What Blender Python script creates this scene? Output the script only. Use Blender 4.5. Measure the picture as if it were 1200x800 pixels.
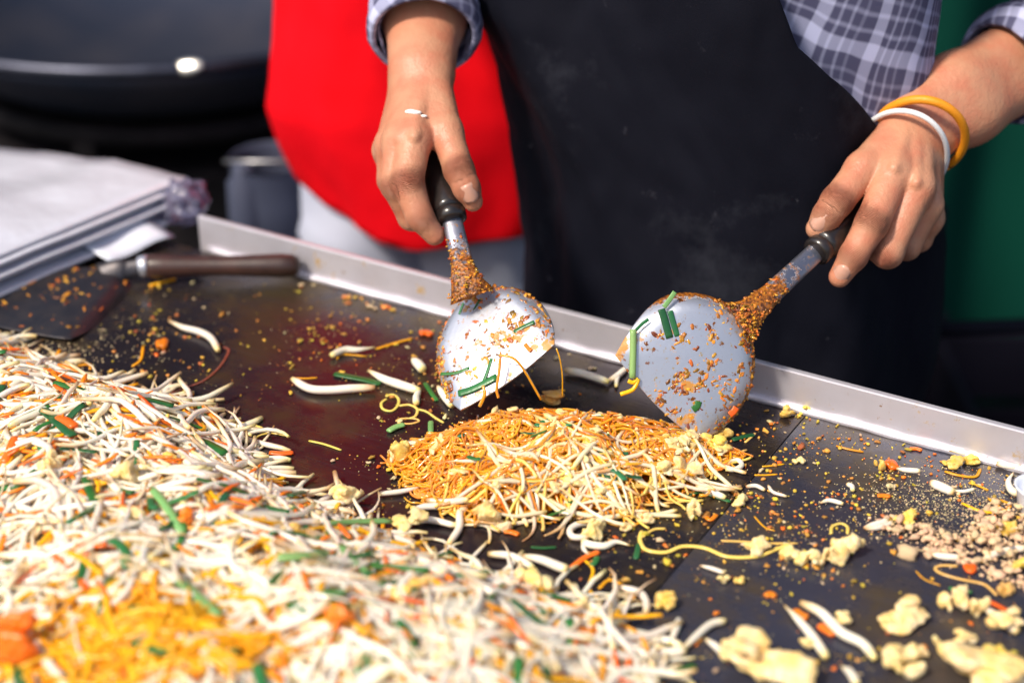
import bpy, bmesh, math, random
import numpy as np
from mathutils import Vector, Matrix, noise
R = math.radians
scene = bpy.context.scene
C = scene.collection
for o in list(bpy.data.objects):
    bpy.data.objects.remove(o)
random.seed(7)
rng = np.random.default_rng(11)

# ------------------------------------------------------------------ camera, sky, sun, exposure
PITCH = R(28)
CAMH = 0.68                       # eye height above the griddle top (z = 0)
GROUND = -0.80
cam_d = bpy.data.cameras.new('camera')
cam_d.lens = 60
cam_d.sensor_width = 36
cam_d.clip_start = 0.02
cam_d.clip_end = 500
cam_d.dof.use_dof = True
cam_d.dof.focus_distance = 1.285
cam_d.dof.aperture_fstop = 2.55
cam = bpy.data.objects.new('camera', cam_d)
cam.location = (0, 0, CAMH)
cam.rotation_euler = (math.pi/2 - PITCH, 0, 0)
C.objects.link(cam)
scene.camera = cam

SUN_EL, SUN_AZ = R(50), R(228)     # azimuth clockwise from +Y: the light comes from the camera's side, from the west
sun_dir = Vector((math.sin(SUN_AZ)*math.cos(SUN_EL), math.cos(SUN_AZ)*math.cos(SUN_EL), math.sin(SUN_EL)))
world = bpy.data.worlds.new('World')
scene.world = world
world.use_nodes = True
wn = world.node_tree
bg = wn.nodes['Background']
sky = wn.nodes.new('ShaderNodeTexSky')
sky.sky_type = 'NISHITA'
sky.sun_disc = False
sky.sun_elevation = SUN_EL
sky.sun_rotation = SUN_AZ
sky.air_density = 1.0
sky.dust_density = 3.0
wn.links.new(sky.outputs[0], bg.inputs[0])
bg.inputs[1].default_value = 0.12
sl = bpy.data.lights.new('sun', 'SUN')
sl.energy = 3.4
sl.angle = R(8)
sl.color = (1.0, 0.90, 0.76)
so = bpy.data.objects.new('sun', sl)
so.rotation_euler = sun_dir.to_track_quat('Z', 'Y').to_euler()
so.location = (0, 0, 5)
C.objects.link(so)
scene.view_settings.view_transform = 'Standard'
scene.view_settings.look = 'None'
scene.view_settings.exposure = 0.34
scene.view_settings.gamma = 1
scene.render.engine = 'CYCLES'
scene.cycles.use_denoising = True
scene.cycles.max_bounces = 8

# ------------------------------------------------------------------ where a pixel of the photograph lies in the place
FWD = np.array([0, math.cos(PITCH), -math.sin(PITCH)])
UPV = np.array([0, math.sin(PITCH), math.cos(PITCH)])
RGT = np.array([1.0, 0, 0])
CAM = np.array([0, 0, CAMH])
def ray(u, v):
    return FWD + RGT*((u-600)/2000) + UPV*((400-v)/2000)
def P(u, v, d):
    return CAM + ray(u, v)*d
def at(u, v, z=0.0):
    r = ray(u, v)
    return CAM + r*((z-CAMH)/r[2])
def proj(p):
    q = np.asarray(p) - CAM
    d = q @ FWD
    return 600 + 2000*(q @ RGT)/d, 400 - 2000*(q @ UPV)/d, d

# ------------------------------------------------------------------ materials
MATS = {}
def mat(name, col, rough=0.5, metal=0.0, vary=0.0, hue=0.0, nscale=0.0, namt=0.0, bump=0.0, bscale=200.0, sss=0.0,
        sss_rad=(0.004, 0.002, 0.001), trans=0.0, col2=None, spec=0.5, coat=0.0, ramp=None, bdist=0.001):
    """Principled material: colour (with jitter per piece), a noise blend towards col2, bump and subsurface."""
    m = bpy.data.materials.new(name)
    m.use_nodes = True
    nt = m.node_tree; N = nt.nodes; L = nt.links
    b = N['Principled BSDF']
    b.inputs['Roughness'].default_value = rough
    b.inputs['Metallic'].default_value = metal
    b.inputs['Specular IOR Level'].default_value = spec
    b.inputs['Coat Weight'].default_value = coat
    b.inputs['Transmission Weight'].default_value = trans
    if sss:
        b.inputs['Subsurface Weight'].default_value = sss
        b.inputs['Subsurface Radius'].default_value = (1, .6, .35)
        b.inputs['Subsurface Scale'].default_value = sss_rad[0]
    tc = N.new('ShaderNodeTexCoord')
    rgb = N.new('ShaderNodeRGB'); rgb.outputs[0].default_value = (*col, 1)
    out = rgb.outputs[0]
    if ramp:                                   # colour that runs along the piece (attribute t)
        a = N.new('ShaderNodeAttribute'); a.attribute_name = 't'
        cr = N.new('ShaderNodeValToRGB')
        cr.color_ramp.elements[0].position = ramp[0][0]; cr.color_ramp.elements[0].color = (*ramp[0][1], 1)
        cr.color_ramp.elements[1].position = ramp[-1][0]; cr.color_ramp.elements[1].color = (*ramp[-1][1], 1)
        for p_, c_ in ramp[1:-1]:
            e = cr.color_ramp.elements.new(p_); e.color = (*c_, 1)
        L.new(a.outputs['Fac'], cr.inputs[0])
        out = cr.outputs[0]
    if nscale:
        nz = N.new('ShaderNodeTexNoise'); nz.inputs['Scale'].default_value = nscale; nz.inputs['Detail'].default_value = 6
        L.new(tc.outputs['Object'], nz.inputs['Vector'])
        mp = N.new('ShaderNodeMapRange'); mp.inputs[1].default_value = .38; mp.inputs[2].default_value = .66
        mp.inputs[4].default_value = namt
        L.new(nz.outputs['Fac'], mp.inputs[0])
        mx = N.new('ShaderNodeMix'); mx.data_type = 'RGBA'
        L.new(mp.outputs[0], mx.inputs[0]); L.new(out, mx.inputs[6])
        mx.inputs[7].default_value = (*(col2 or tuple(c*.5 for c in col)), 1)
        out = mx.outputs[2]
    if vary or hue:
        oi = N.new('ShaderNodeObjectInfo'); ge = N.new('ShaderNodeNewGeometry')
        ad = N.new('ShaderNodeMath'); ad.operation = 'ADD'
        L.new(oi.outputs['Random'], ad.inputs[0]); L.new(ge.outputs['Random Per Island'], ad.inputs[1])
        fr = N.new('ShaderNodeMath'); fr.operation = 'FRACT'; L.new(ad.outputs[0], fr.inputs[0])
        m2 = N.new('ShaderNodeMath'); m2.operation = 'MULTIPLY'; m2.inputs[1].default_value = 7.31; L.new(fr.outputs[0], m2.inputs[0])
        f2 = N.new('ShaderNodeMath'); f2.operation = 'FRACT'; L.new(m2.outputs[0], f2.inputs[0])
        hs = N.new('ShaderNodeHueSaturation')
        r1 = N.new('ShaderNodeMapRange'); r1.inputs[3].default_value = .5-hue; r1.inputs[4].default_value = .5+hue
        r2 = N.new('ShaderNodeMapRange'); r2.inputs[3].default_value = 1-vary; r2.inputs[4].default_value = 1+vary
        L.new(fr.outputs[0], r1.inputs[0]); L.new(f2.outputs[0], r2.inputs[0])
        L.new(r1.outputs[0], hs.inputs['Hue']); L.new(r2.outputs[0], hs.inputs['Value'])
        L.new(out, hs.inputs['Color'])
        out = hs.outputs[0]
    L.new(out, b.inputs['Base Color'])
    if bump:
        bn = N.new('ShaderNodeTexNoise'); bn.inputs['Scale'].default_value = bscale; bn.inputs['Detail'].default_value = 5
        L.new(tc.outputs['Object'], bn.inputs['Vector'])
        bu = N.new('ShaderNodeBump'); bu.inputs['Strength'].default_value = bump; bu.inputs['Distance'].default_value = bdist
        L.new(bn.outputs['Fac'], bu.inputs['Height']); L.new(bu.outputs[0], b.inputs['Normal'])
    MATS[name] = m
    return m

def nodes_of(m):
    return m.node_tree.nodes, m.node_tree.links, m.node_tree.nodes['Principled BSDF']

# food
mat('sprout', (.86, .80, .70), .22, vary=.13, hue=.016, coat=.25, sss=.3, sss_rad=(.0025,)*3, bump=.25, bscale=260, bdist=.0006,
    ramp=[(0, (.48, .28, .10)), (.14, (.82, .68, .46)), (.30, (.83, .76, .65)), (.86, (.82, .74, .60)), (1, (.82, .62, .24))])
mat('sauced_sprout', (.80, .66, .45), .2, vary=.14, hue=.02, coat=.35, sss=.3, sss_rad=(.0025,)*3, bump=.25, bscale=260, bdist=.0006,
    ramp=[(0, (.50, .27, .07)), (.14, (.80, .52, .22)), (.30, (.83, .70, .50)), (.86, (.82, .67, .44)), (1, (.82, .50, .12))])
mat('noodle', (.94, .36, .008), .14, trans=.25, vary=.18, hue=.020, sss=.25, sss_rad=(.002,)*3, coat=.4)
mat('pale_noodle', (.86, .58, .14), .2, vary=.15, hue=.02, sss=.3, sss_rad=(.002,)*3, coat=.2)
mat('yellow_noodle', (.84, .38, .008), .25, vary=.2, hue=.015, sss=.3, sss_rad=(.003,)*3)
mat('egg', (.86, .60, .20), .36, vary=.06, hue=.008, nscale=75, namt=.75, col2=(.90, .78, .54), bump=.7, bscale=330, sss=.25, bdist=.0018)
mat('egg_fried', (.80, .50, .08), .42, vary=.15, hue=.02, nscale=150, namt=.5, col2=(.84, .70, .35), bump=.5, bscale=420, sss=.25)
mat('carrot', (.90, .19, .010), .3, vary=.2, hue=.012, sss=.25, bump=.2, bscale=300)
mat('chive', (.018, .115, .03), .3, vary=.45, hue=.03, bump=.3, bscale=300, nscale=60, namt=.5, col2=(.04, .19, .05))
mat('chive_pale', (.20, .40, .13), .35, vary=.25, hue=.03, bump=.2, bscale=300, sss=.2)
mat('peanut', (.78, .52, .31), .5, vary=.2, hue=.018, nscale=220, namt=.5, col2=(.76, .56, .34), bump=.5, bscale=500)
mat('crumb', (.72, .38, .05), .42, vary=.4, hue=.05, nscale=300, namt=.4, bump=.5, bscale=700)
mat('pale_crumb', (.74, .58, .32), .5, vary=.25, hue=.03, nscale=300, namt=.3, bump=.4, bscale=700)
mat('residue', (.52, .19, .015), .28, vary=.7, hue=.03, nscale=400, namt=.5, bump=.6, bscale=900, coat=.3)
mat('dark_strand', (.22, .06, .035), .2, coat=.5)
# metals
mat('blade_metal', (.52, .55, .63), .42, metal=.75, bump=.12, bscale=300)
mat('handle_black', (.012, .010, .010), .28, bump=.15, bscale=120, nscale=60, namt=.35, col2=(.05, .035, .03), coat=.3)
mat('handle_wood', (.035, .016, .012), .38, bump=.2, bscale=90, nscale=40, namt=.6, col2=(.075, .03, .022), coat=.2)
mat('dark_blade', (.045, .045, .055), .42, metal=.7, nscale=60, namt=.6, col2=(.09, .075, .07), bump=.3, bscale=250)
mat('rim_metal', (.66, .64, .70), .42, metal=.55, nscale=35, namt=.4, col2=(.52, .49, .53), bump=.15, bscale=160)
mat('steel_frame', (.35, .35, .37), .4, metal=.9, nscale=20, namt=.4)
mat('wok_iron', (.065, .085, .14), .40, metal=.8, nscale=7, namt=.8, col2=(.14, .14, .18), bump=.15, bscale=40)
mat('glint_steel', (.80, .76, .68), .28, metal=1.0)  # only for the glint facet added to the wok rim
mat('wok_rim', (.075, .08, .11), .38, metal=.95, nscale=30, namt=.5)
mat('black_iron', (.004, .0037, .005), .7, spec=.12, nscale=9, namt=.6, col2=(.03, .025, .028), bump=.3, bscale=60)
# person and cloth
mat('skin', (.53, .255, .150), .46, nscale=55, namt=.75, col2=(.52, .175, .10), bump=.9, bscale=230, sss=.06, sss_rad=(.005,)*3, bdist=.0007)
mat('nail', (.56, .30, .22), .28, sss=.2)
mat('white_mark', (.85, .83, .80), .5)
mat('black_hair', (.012, .010, .009), .4, bump=.5, bscale=300)
mat('apron_black', (.0044, .0050, .0105), .75, bump=.35, bscale=900, spec=.11)
mat('red_cloth', (.80, .001, .006), .8, spec=.12, bump=.25, bscale=500, nscale=7, namt=.35, col2=(.70, .001, .012))
mat('pale_trousers', (.50, .53, .66), .8, bump=.25, bscale=400, nscale=10, namt=.3, col2=(.40, .43, .58))
mat('dark_trousers', (.018, .018, .028), .8, bump=.25, bscale=400)
mat('green_cloth', (.001, .044, .030), .85, bump=.25, bscale=300, nscale=4, namt=.4, col2=(.001, .030, .024), spec=.1)
mat('dark_tarp', (.004, .004, .007), .8, spec=.08, bump=.2, bscale=60, nscale=3, namt=.5, col2=(.006, .006, .010))
mat('orange_band', (.82, .30, .010), .5, bump=.3, bscale=600, nscale=200, namt=.4, col2=(.75, .24, .006))
mat('white_band', (.78, .80, .82), .4, bump=.2, bscale=500)
mat('white_sheet', (.60, .62, .70), .22, bump=.5, bscale=16, vary=.04, coat=.8, bdist=.01)
mat('white_plastic', (.72, .76, .86), .25, coat=.3)
mat('shoe', (.02, .02, .022), .5)
mat('pail_blue', (.045, .055, .10), .75, nscale=8, namt=.4)
mat('crate_dark', (.008, .007, .014), .6, spec=.15, nscale=8, namt=.4)
mat('table_wood', (.10, .07, .05), .6, nscale=10, namt=.5)
m = mat('clear_bag', (.42, .42, .62), .10, trans=.8, bump=.9, bscale=45, bdist=.01)
mat('asphalt', (.05, .05, .052), .85, nscale=1.5, namt=.5, col2=(.035, .034, .036), bump=.6, bscale=90)

def skin_creases():
    """Fine folds over the knuckles (attributes crease and along) and redder knuckles."""
    m = MATS['skin']; N, L, b = nodes_of(m)
    src = b.inputs['Base Color'].links[0].from_socket; nsrc = b.inputs['Normal'].links[0].from_socket
    a1 = N.new('ShaderNodeAttribute'); a1.attribute_name = 'crease'
    a2 = N.new('ShaderNodeAttribute'); a2.attribute_name = 'along'
    tc = N.new('ShaderNodeTexCoord')
    nz = N.new('ShaderNodeTexNoise'); nz.inputs['Scale'].default_value = 160; L.new(tc.outputs['Object'], nz.inputs['Vector'])
    def M(op, x, y=None):
        n = N.new('ShaderNodeMath'); n.operation = op
        for i, q in enumerate((x, y)):
            if q is None: continue
            if isinstance(q, (int, float)): n.inputs[i].default_value = q
            else: L.new(q, n.inputs[i])
        return n.outputs[0]
    w = M('SINE', M('ADD', M('MULTIPLY', a2.outputs['Fac'], 2800.0), M('MULTIPLY', nz.outputs['Fac'], 7.0)))
    w = M('POWER', M('MULTIPLY_ADD', w, .5), 2.0) if False else M('ABSOLUTE', w)
    h = M('MULTIPLY', M('POWER', w, .5), a1.outputs['Fac'])
    bu = N.new('ShaderNodeBump'); bu.inputs['Strength'].default_value = 1.0; bu.inputs['Distance'].default_value = .0026
    L.new(h, bu.inputs['Height']); L.new(nsrc, bu.inputs['Normal']); L.new(bu.outputs[0], b.inputs['Normal'])
    mx = N.new('ShaderNodeMix'); mx.data_type = 'RGBA'
    L.new(M('MULTIPLY', a1.outputs['Fac'], .5), mx.inputs[0]); L.new(src, mx.inputs[6]); mx.inputs[7].default_value = (.50, .145, .085, 1)
    v = N.new('ShaderNodeTexVoronoi'); v.inputs['Scale'].default_value = 650; L.new(tc.outputs['Object'], v.inputs['Vector'])
    b2 = N.new('ShaderNodeBump'); b2.inputs['Strength'].default_value = .4; b2.inputs['Distance'].default_value = .0004
    L.new(v.outputs['Distance'], b2.inputs['Height']); L.new(bu.outputs[0], b2.inputs['Normal']); L.new(b2.outputs[0], b.inputs['Normal'])
    L.new(mx.outputs[2], b.inputs['Base Color'])
skin_creases()

def build_plaid():
    m = mat('plaid', (.10, .095, .15), .8, bump=.3, bscale=900)
    N, L, b = nodes_of(m)
    uv = N.new('ShaderNodeUVMap'); uv.uv_map = 'UVMap'
    nz = N.new('ShaderNodeTexNoise'); nz.inputs['Scale'].default_value = 9; L.new(uv.outputs[0], nz.inputs['Vector'])
    vm = N.new('ShaderNodeVectorMath'); vm.operation = 'MULTIPLY_ADD'; vm.inputs[1].default_value = (.035, .035, 0)
    L.new(nz.outputs['Color'], vm.inputs[0]); L.new(uv.outputs[0], vm.inputs[2])
    rt = N.new('ShaderNodeVectorRotate'); rt.inputs['Angle'].default_value = .28; L.new(vm.outputs[0], rt.inputs['Vector'])
    sp = N.new('ShaderNodeSeparateXYZ'); L.new(rt.outputs[0], sp.inputs[0])
    def M(op, a, bb=None):
        n = N.new('ShaderNodeMath'); n.operation = op
        for i, x in enumerate((a, bb)):
            if x is None: continue
            if isinstance(x, (int, float)): n.inputs[i].default_value = x
            else: L.new(x, n.inputs[i])
        return n.outputs[0]
    tot = None
    for ax in (0, 1):
        f = M('FRACT', M('MULTIPLY', sp.outputs[ax], 1/.062))
        for lo, hi, w in ((.08, .30, .52), (.42, .47, .32), (.62, .67, .32), (.80, .86, .18)):
            s1 = N.new('ShaderNodeMapRange'); s1.interpolation_type = 'SMOOTHSTEP'; s1.inputs[1].default_value = lo-.025; s1.inputs[2].default_value = lo+.025; L.new(f, s1.inputs[0])
            s2 = N.new('ShaderNodeMapRange'); s2.interpolation_type = 'SMOOTHSTEP'; s2.inputs[1].default_value = hi-.025; s2.inputs[2].default_value = hi+.025; s2.inputs[3].default_value = 1; s2.inputs[4].default_value = 0; L.new(f, s2.inputs[0])
            s = M('MULTIPLY', M('MULTIPLY', s1.outputs[0], s2.outputs[0]), w)
            tot = s if tot is None else M('ADD', tot, s)
    cl = M('MINIMUM', tot, 1.0)
    mx = N.new('ShaderNodeMix'); mx.data_type = 'RGBA'
    L.new(cl, mx.inputs[0])
    mx.inputs[6].default_value = (.065, .066, .135, 1); mx.inputs[7].default_value = (.52, .54, .78, 1)
    L.new(mx.outputs[2], b.inputs['Base Color'])
build_plaid()

def build_griddle_mat(name, c1, c2, film_amt, metal=.6):
    """Seasoned steel: dark, oily, brushed along the plate, with stains and baked-on film."""
    m = mat(name, (.03, .026, .032), .3, metal=metal, spec=.5)
    N, L, b = nodes_of(m)
    tc = N.new('ShaderNodeTexCoord')
    def nz(scale, vec, det=6, rough=.6):
        n = N.new('ShaderNodeTexNoise'); n.inputs['Scale'].default_value = scale; n.inputs['Detail'].default_value = det
        n.inputs['Roughness'].default_value = rough
        L.new(vec, n.inputs['Vector']); return n.outputs['Fac']
    def mr(x, a, bb, c=0., d=1.):
        n = N.new('ShaderNodeMapRange'); n.inputs[1].default_value = a; n.inputs[2].default_value = bb
        n.inputs[3].default_value = c; n.inputs[4].default_value = d; L.new(x, n.inputs[0]); return n.outputs[0]
    def mix(f, a, bb):
        n = N.new('ShaderNodeMix'); n.data_type = 'RGBA'; L.new(f, n.inputs[0])
        for i, x in ((6, a), (7, bb)):
            if isinstance(x, tuple): n.inputs[i].default_value = (*x, 1)
            else: L.new(x, n.inputs[i])
        return n.outputs[2]
    obj = tc.outputs['Object']
    mp = N.new('ShaderNodeMapping'); mp.inputs['Scale'].default_value = (2, 150, 1); L.new(obj, mp.inputs[0])
    brush = nz(6, mp.outputs[0], 4)
    big = nz(4.5, obj, 5)
    mid = nz(22, obj, 8, .7)
    fine = nz(240, obj, 4, .7)
    c = mix(mr(big, .35, .65), c1, c2)
    film = nz(9, obj, 9, .72)
    c = mix(mr(film, .47, .60, 0, film_amt), c, (.075, .050, .020))
    c = mix(mr(mid, .52, .72, 0, .7), c, (.11, .075, .026))
    c = mix(mr(brush, .5, .78, 0, .22), c, (.11, .11, .135))
    c = mix(mr(fine, .62, .74, 0, .55), c, (.14, .10, .04))
    L.new(c, b.inputs['Base Color'])
    r = N.new('ShaderNodeMath'); r.operation = 'ADD'
    L.new(mr(brush, .3, .7, .13, .22), r.inputs[0]); L.new(mr(film, .45, .62, 0., .26), r.inputs[1])
    L.new(r.outputs[0], b.inputs['Roughness'])
    bu = N.new('ShaderNodeBump'); bu.inputs['Strength'].default_value = .18; bu.inputs['Distance'].default_value = .0006
    ad = N.new('ShaderNodeMath'); ad.operation = 'ADD'; L.new(brush, ad.inputs[0]); L.new(fine, ad.inputs[1])
    L.new(ad.outputs[0], bu.inputs['Height']); L.new(bu.outputs[0], b.inputs['Normal'])
build_griddle_mat('griddle_steel', (.029, .018, .021), (.042, .038, .050), .85)
build_griddle_mat('griddle_steel_sheen', (.034, .034, .050), (.056, .060, .092), .6, .35)  # second plate: its bluish sheen is put into the base colour

def add_stains(name, scale, lo, hi, col, seed=0.0):
    """Dried-on marks with a shape of their own, blended over a material's colour and made dull."""
    m = MATS[name]
    N, L, b = nodes_of(m)
    src = b.inputs['Base Color'].links[0].from_socket
    tc = N.new('ShaderNodeTexCoord')
    mp = N.new('ShaderNodeMapping'); mp.inputs['Location'].default_value = (seed, seed*1.7, 0); L.new(tc.outputs['Object'], mp.inputs[0])
    n = N.new('ShaderNodeTexNoise'); n.inputs['Scale'].default_value = scale; n.inputs['Detail'].default_value = 9; n.inputs['Roughness'].default_value = .68
    L.new(mp.outputs[0], n.inputs['Vector'])
    r = N.new('ShaderNodeMapRange'); r.inputs[1].default_value = lo; r.inputs[2].default_value = hi
    L.new(n.outputs['Fac'], r.inputs[0])
    mx = N.new('ShaderNodeMix'); mx.data_type = 'RGBA'
    L.new(r.outputs[0], mx.inputs[0]); L.new(src, mx.inputs[6]); mx.inputs[7].default_value = (*col, 1)
    L.new(mx.outputs[2], b.inputs['Base Color'])
    if not b.inputs['Metallic'].links and b.inputs['Metallic'].default_value > 0:
        mm = N.new('ShaderNodeMapRange'); mm.inputs[3].default_value = b.inputs['Metallic'].default_value; mm.inputs[4].default_value = 0
        L.new(r.outputs[0], mm.inputs[0]); L.new(mm.outputs[0], b.inputs['Metallic'])
def coat_by_t(name, col, dark):
    """Baked-on sauce where the attribute t is high, broken up by noise."""
    m = MATS[name]; N, L, b = nodes_of(m)
    src = b.inputs['Base Color'].links[0].from_socket
    a = N.new('ShaderNodeAttribute'); a.attribute_name = 't'
    tc = N.new('ShaderNodeTexCoord')
    n = N.new('ShaderNodeTexNoise'); n.inputs['Scale'].default_value = 130; n.inputs['Detail'].default_value = 8; n.inputs['Roughness'].default_value = .7
    n2 = N.new('ShaderNodeTexNoise'); n2.inputs['Scale'].default_value = 420; n2.inputs['Detail'].default_value = 4
    L.new(tc.outputs['Object'], n.inputs['Vector']); L.new(tc.outputs['Object'], n2.inputs['Vector'])
    ad = N.new('ShaderNodeMath'); ad.operation = 'ADD'; L.new(a.outputs['Fac'], ad.inputs[0]); L.new(n.outputs['Fac'], ad.inputs[1])
    r = N.new('ShaderNodeMapRange'); r.inputs[1].default_value = .82; r.inputs[2].default_value = .92; L.new(ad.outputs[0], r.inputs[0])
    cm = N.new('ShaderNodeMix'); cm.data_type = 'RGBA'; cm.inputs[6].default_value = (*col, 1); cm.inputs[7].default_value = (*dark, 1)
    rr = N.new('ShaderNodeMapRange'); rr.inputs[1].default_value = .4; rr.inputs[2].default_value = .6; L.new(n2.outputs['Fac'], rr.inputs[0]); L.new(rr.outputs[0], cm.inputs[0])
    mx = N.new('ShaderNodeMix'); mx.data_type = 'RGBA'
    L.new(r.outputs[0], mx.inputs[0]); L.new(src, mx.inputs[6]); L.new(cm.outputs[2], mx.inputs[7])
    L.new(mx.outputs[2], b.inputs['Base Color'])
    old = b.inputs['Metallic'].links[0].from_socket if b.inputs['Metallic'].links else None
    iv = N.new('ShaderNodeMath'); iv.operation = 'SUBTRACT'; iv.inputs[0].default_value = 1; L.new(r.outputs[0], iv.inputs[1])
    mu = N.new('ShaderNodeMath'); mu.operation = 'MULTIPLY'; L.new(iv.outputs[0], mu.inputs[0])
    if old: L.new(old, mu.inputs[1])
    else: mu.inputs[1].default_value = b.inputs['Metallic'].default_value
    L.new(mu.outputs[0], b.inputs['Metallic'])
    nb = b.inputs['Normal'].links[0].from_socket
    bu = N.new('ShaderNodeBump'); bu.inputs['Strength'].default_value = .6; bu.inputs['Distance'].default_value = .002
    m3 = N.new('ShaderNodeMath'); m3.operation = 'MULTIPLY'; L.new(r.outputs[0], m3.inputs[0]); L.new(n2.outputs['Fac'], m3.inputs[1])
    L.new(m3.outputs[0], bu.inputs['Height']); L.new(nb, bu.inputs['Normal']); L.new(bu.outputs[0], b.inputs['Normal'])
add_stains('blade_metal', 60, .565, .62, (.52, .24, .05), 3.1)
add_stains('blade_metal', 130, .60, .64, (.30, .09, .012), 6.6)
add_stains('egg', 60, .60, .74, (.62, .34, .06), 2.2)
add_stains('egg_fried', 80, .60, .72, (.45, .18, .02), 5.2)
add_stains('blade_metal', 240, .60, .66, (.55, .36, .12), 8.1)
mat('shaft_metal', (.26, .27, .33), .34, metal=.85, bump=.15, bscale=200)
add_stains('shaft_metal', 120, .58, .66, (.30, .13, .03), 1.1)
coat_by_t('shaft_metal', (.40, .13, .012), (.10, .03, .008))
coat_by_t('blade_metal', (.40, .13, .012), (.10, .03, .008))
add_stains('apron_black', 8, .58, .86, (.034, .037, .050), 1.3)
add_stains('apron_black', 30, .64, .84, (.07, .07, .09), 7.7)
add_stains('apron_black', 55, .70, .80, (.16, .16, .19), 4.3)
add_stains('rim_metal', 60, .61, .68, (.42, .27, .10), 5.0)
add_stains('rim_metal', 160, .66, .70, (.30, .14, .03), 9.0)

# ------------------------------------------------------------------ building helpers
def tag(o, label=None, cat=None, group=None, kind=None):
    if label: o['label'] = label
    if cat: o['category'] = cat
    if group: o['group'] = group
    if kind: o['kind'] = kind
    return o
def empty(name, loc, label=None, cat=None, group=None):
    o = bpy.data.objects.new(name, None)
    o.empty_display_size = .05
    o.location = loc
    C.objects.link(o)
    return tag(o, label, cat, group)
def mesh_obj(name, V, F, m, parent=None, smooth=True, origin=None, t=None, uv=None, solid=0.0, offset=0.0, sub=0):
    """One mesh object from world-space vertices; its origin sits at ORIGIN (default: under its middle)."""
    V = np.asarray(V, dtype=float).reshape(-1, 3)
    if parent is not None:
        org = np.array(parent_world(parent))
    elif origin is not None:
        org = np.asarray(origin, float)
    else:
        org = np.array([V[:, 0].mean(), V[:, 1].mean(), V[:, 2].min()])
    me = bpy.data.meshes.new(name)
    me.from_pydata((V-org).tolist(), [], F)
    if smooth:
        me.polygons.foreach_set('use_smooth', [True]*len(me.polygons))
    me.materials.append(MATS[m])
    if t is not None:
        a = me.attributes.new('t', 'FLOAT', 'POINT'); a.data.foreach_set('value', np.asarray(t, dtype=np.float32))
    if uv is not None:
        ul = me.uv_layers.new(name='UVMap')
        li = np.empty(len(me.loops), dtype=np.int32); me.loops.foreach_get('vertex_index', li)
        ul.data.foreach_set('uv', np.asarray(uv, dtype=np.float32)[li].ravel())
    me.update()
    o = bpy.data.objects.new(name, me)
    C.objects.link(o)
    if parent is not None:
        o.parent = parent
    else:
        o.location = org
    if sub:
        s = o.modifiers.new('smooth', 'SUBSURF'); s.levels = s.render_levels = sub
    if solid:
        s = o.modifiers.new('thickness', 'SOLIDIFY'); s.thickness = solid; s.offset = offset
    return o
def parent_world(o):
    p = Vector((0, 0, 0))
    while o is not None:
        p = p + o.location
        o = o.parent
    return p
class MB:
    def __init__(s): s.V = []; s.F = []; s.T = []; s.UV = []; s.n = 0
    def add(s, V, F, t=None, uv=None):
        V = np.asarray(V, float)
        s.V.append(V); n = s.n
        s.F += [tuple(i+n for i in f) for f in F]
        s.T.append(np.zeros(len(V)) if t is None else np.asarray(t, float))
        s.UV.append(np.zeros((len(V), 2)) if uv is None else np.asarray(uv, float))
        s.n += len(V)
        return s
    def build(s, name, m, parent=None, **k):
        return mesh_obj(name, np.vstack(s.V), s.F, m, parent, t=np.concatenate(s.T), uv=np.vstack(s.UV), **k)
_grid = {}
def grid_faces(n, sides, caps=True):
    k = (n, sides, caps)
    if k not in _grid:
        F = []
        for i in range(n-1):
            for j in range(sides):
                j2 = (j+1) % sides
                F.append((i*sides+j, i*sides+j2, (i+1)*sides+j2, (i+1)*sides+j))
        if caps:
            F.append(tuple(range(sides-1, -1, -1)))
            F.append(tuple((n-1)*sides+j for j in range(sides)))
        _grid[k] = F
    return _grid[k]
def tube(pts, rad, sides=6, flat=1.0, up=(0, 0, 1), caps=True):
    """Swept tube; FLAT squeezes it along UP."""
    pts = np.asarray(pts, float); n = len(pts)
    rad = np.broadcast_to(np.asarray(rad, float), (n,))
    T = np.gradient(pts, axis=0); T /= np.linalg.norm(T, axis=1)[:, None] + 1e-12
    up = np.asarray(up, float)
    A = np.cross(T, up); bad = np.linalg.norm(A, axis=1) < 1e-3
    A[bad] = np.cross(T[bad], [1, 0.3, 0])
    A /= np.linalg.norm(A, axis=1)[:, None]
    for i in range(1, n):
        if A[i] @ A[i-1] < 0: A[i] *= -1
    B = np.cross(A, T)
    th = np.arange(sides)*2*math.pi/sides
    V = pts[:, None, :] + rad[:, None, None]*(np.cos(th)[None, :, None]*A[:, None, :] + flat*np.sin(th)[None, :, None]*B[:, None, :])
    L = np.concatenate([[0], np.cumsum(np.linalg.norm(np.diff(pts, axis=0), axis=1))])
    t = np.repeat(L/max(L[-1], 1e-9), sides)
    uv = np.stack([np.tile(th*rad.mean(), n), np.repeat(L, sides)], 1)
    return V.reshape(-1, 3), grid_faces(n, sides, caps), t, uv
def box(c, s, rotz=0.0):
    c = np.asarray(c, float); s = np.asarray(s, float)/2
    V = np.array([[x, y, z] for x in (-1, 1) for y in (-1, 1) for z in (-1, 1)], float)*s
    cr, sr = math.cos(rotz), math.sin(rotz)
    V = V @ np.array([[cr, sr, 0], [-sr, cr, 0], [0, 0, 1]]) + c
    F = [(0, 1, 3, 2), (4, 6, 7, 5), (0, 4, 5, 1), (2, 3, 7, 6), (0, 2, 6, 4), (1, 5, 7, 3)]
    return V, F
def bevel(o, w=.003, seg=2):
    b = o.modifiers.new('bevel', 'BEVEL'); b.width = w; b.segments = seg; b.limit_method = 'ANGLE'
    return o
_ico = {}
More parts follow.
